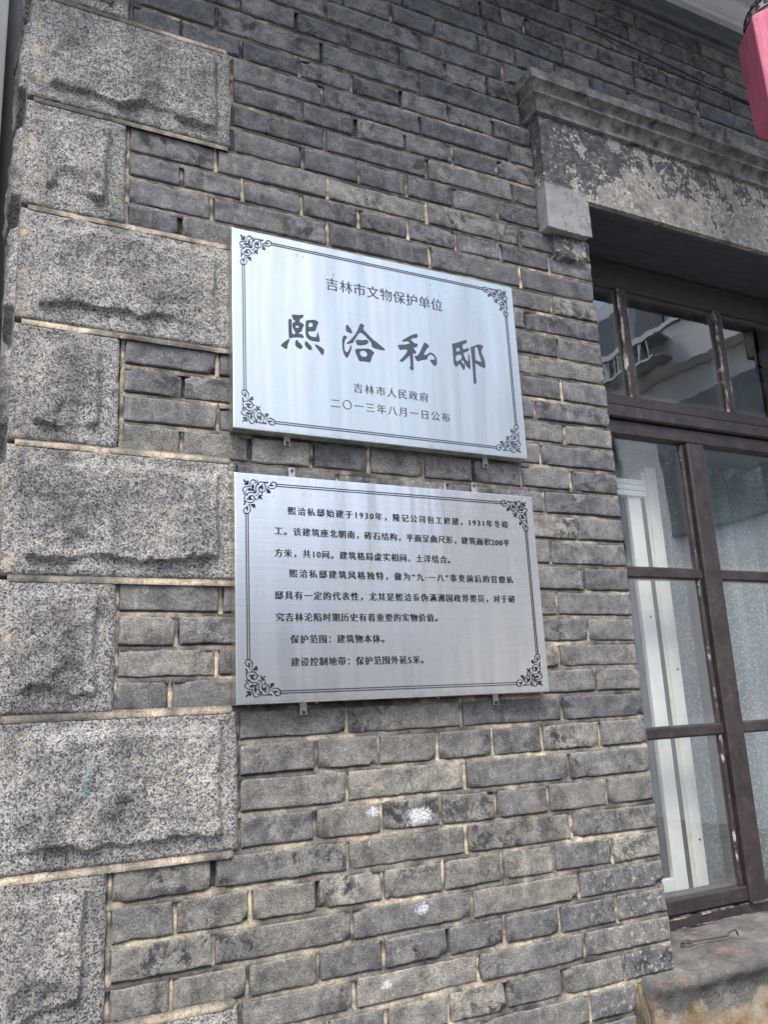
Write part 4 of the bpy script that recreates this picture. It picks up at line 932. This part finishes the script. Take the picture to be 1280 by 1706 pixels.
for k in range(22):
    a = 2 * math.pi * k / 22
    for r_, z, h_ in ((.0790, .2965, .0062), (.0715, .319, .0062)):
        c = Vector((math.cos(a), math.sin(a), 0)); tg = Vector((-math.sin(a), math.cos(a), 0)); p0 = c * r_ * 1.006 + Vector((0, 0, z))
        fl.tube([p0 + (tg * math.cos(b) * .0054 + Vector((0, 0, 1)) * math.sin(b) * h_ * .8) - c * math.sin(b) * h_ * .25 for b in [i * 2 * math.pi / 8 + .3 * k for i in range(8)]], .0015, 5)
for r_, z in ((.0792, .285), (.0778, .308), (.0640, .330), (.043, .346)):
    fl.tube([(r_ * math.cos(2 * math.pi * k / 40), r_ * math.sin(2 * math.pi * k / 40), z) for k in range(41)], .0018, 6)
q2 = fl.build('filigree_band', FILIGREE, None, smooth=True); q2.parent = q
s = MB(); s.tube([(0, 0, .352), (0, 0, 1.037 - LZ)], .003, 7); q = s.build('hanging_cord', BLACK, None); q.parent = lan

# ---------------------------------------------------------------- surroundings
s = MB(); s.box(-60, 60, -60, 60, -2.45, -2.36); structure(s.build('ground', PAVE))
# neighbour seen through the gap left of the corner
nb = empty('neighbouring_building', (-.6, .8, -2.36), 'dark neighbouring house wall with a pale corner strip beyond the gap at left', 'building')
s = MB(); s.box(-4.0, XC + .2, .86, 1.1, -2.36, 5); q = s.build('wall', NEARDARK, nb)
s = MB(); s.box(-.62, -.372, .80, .858, -2.36, 5); s.build('corner_strip', m_simple('grey_painted_strip', (.13, .135, .14), .8, .1, 5, .1), nb, bevel=.004)
# flats across the yard: what the steel and the window glass mirror
fa = empty('apartment_building', (3, -12, -2.36), 'pale apartment block across the yard mirrored in the window glass', 'building')
s = MB(); s.box(8.0, 8.4, -14, -3.2, -2.36, 3.35); s.box(7.75, 8.4, -14, -3.2, 3.36, 3.92); s.box(8.9, 9.3, -14, -3.2, 3.3, 5.6)
s.build('wall', WHITEWALL, fa)
s = MB(); s.box(-9, 7.9, -14.6, -14.2, -2.36, 2.6); s.build('wall', WHITEWALL, fa)
for x in (-7, -4, -1, 2, 5):
    s = MB(); s.box(x, x + 1.5, -14.19, -14.15, -1.2, .9); q = s.build('window', DARKGLASS, fa)
for y in (-12.5, -9.4, -6.3):
    s = MB(); s.box(7.93, 7.995, y, y + 2.2, 1.2, 2.95); s.build('window', DARKGLASS, fa)
    s = MB(); s.box(8.84, 8.895, y, y + 2.6, 3.4, 5.3); s.build('window', DARKGLASS, fa)
    s = MB(); s.box(7.80, 7.9, y - .35, y - .2, 3.92, 5.4); s.build('balcony_post', WHITEWALL, fa)
s = MB()
s.box(7.70, 7.78, -14, -3.2, 3.93, 4.0)
for k in range(8): s.box(7.42, 7.46, -7.0 + k * .16, -6.96 + k * .16, 3.45, 3.75)
for zz in (3.45, 3.74): s.box(7.40, 7.74, -7.05, -5.7, zz, zz + .03)
s.build('balcony_rail', ZINC, fa)
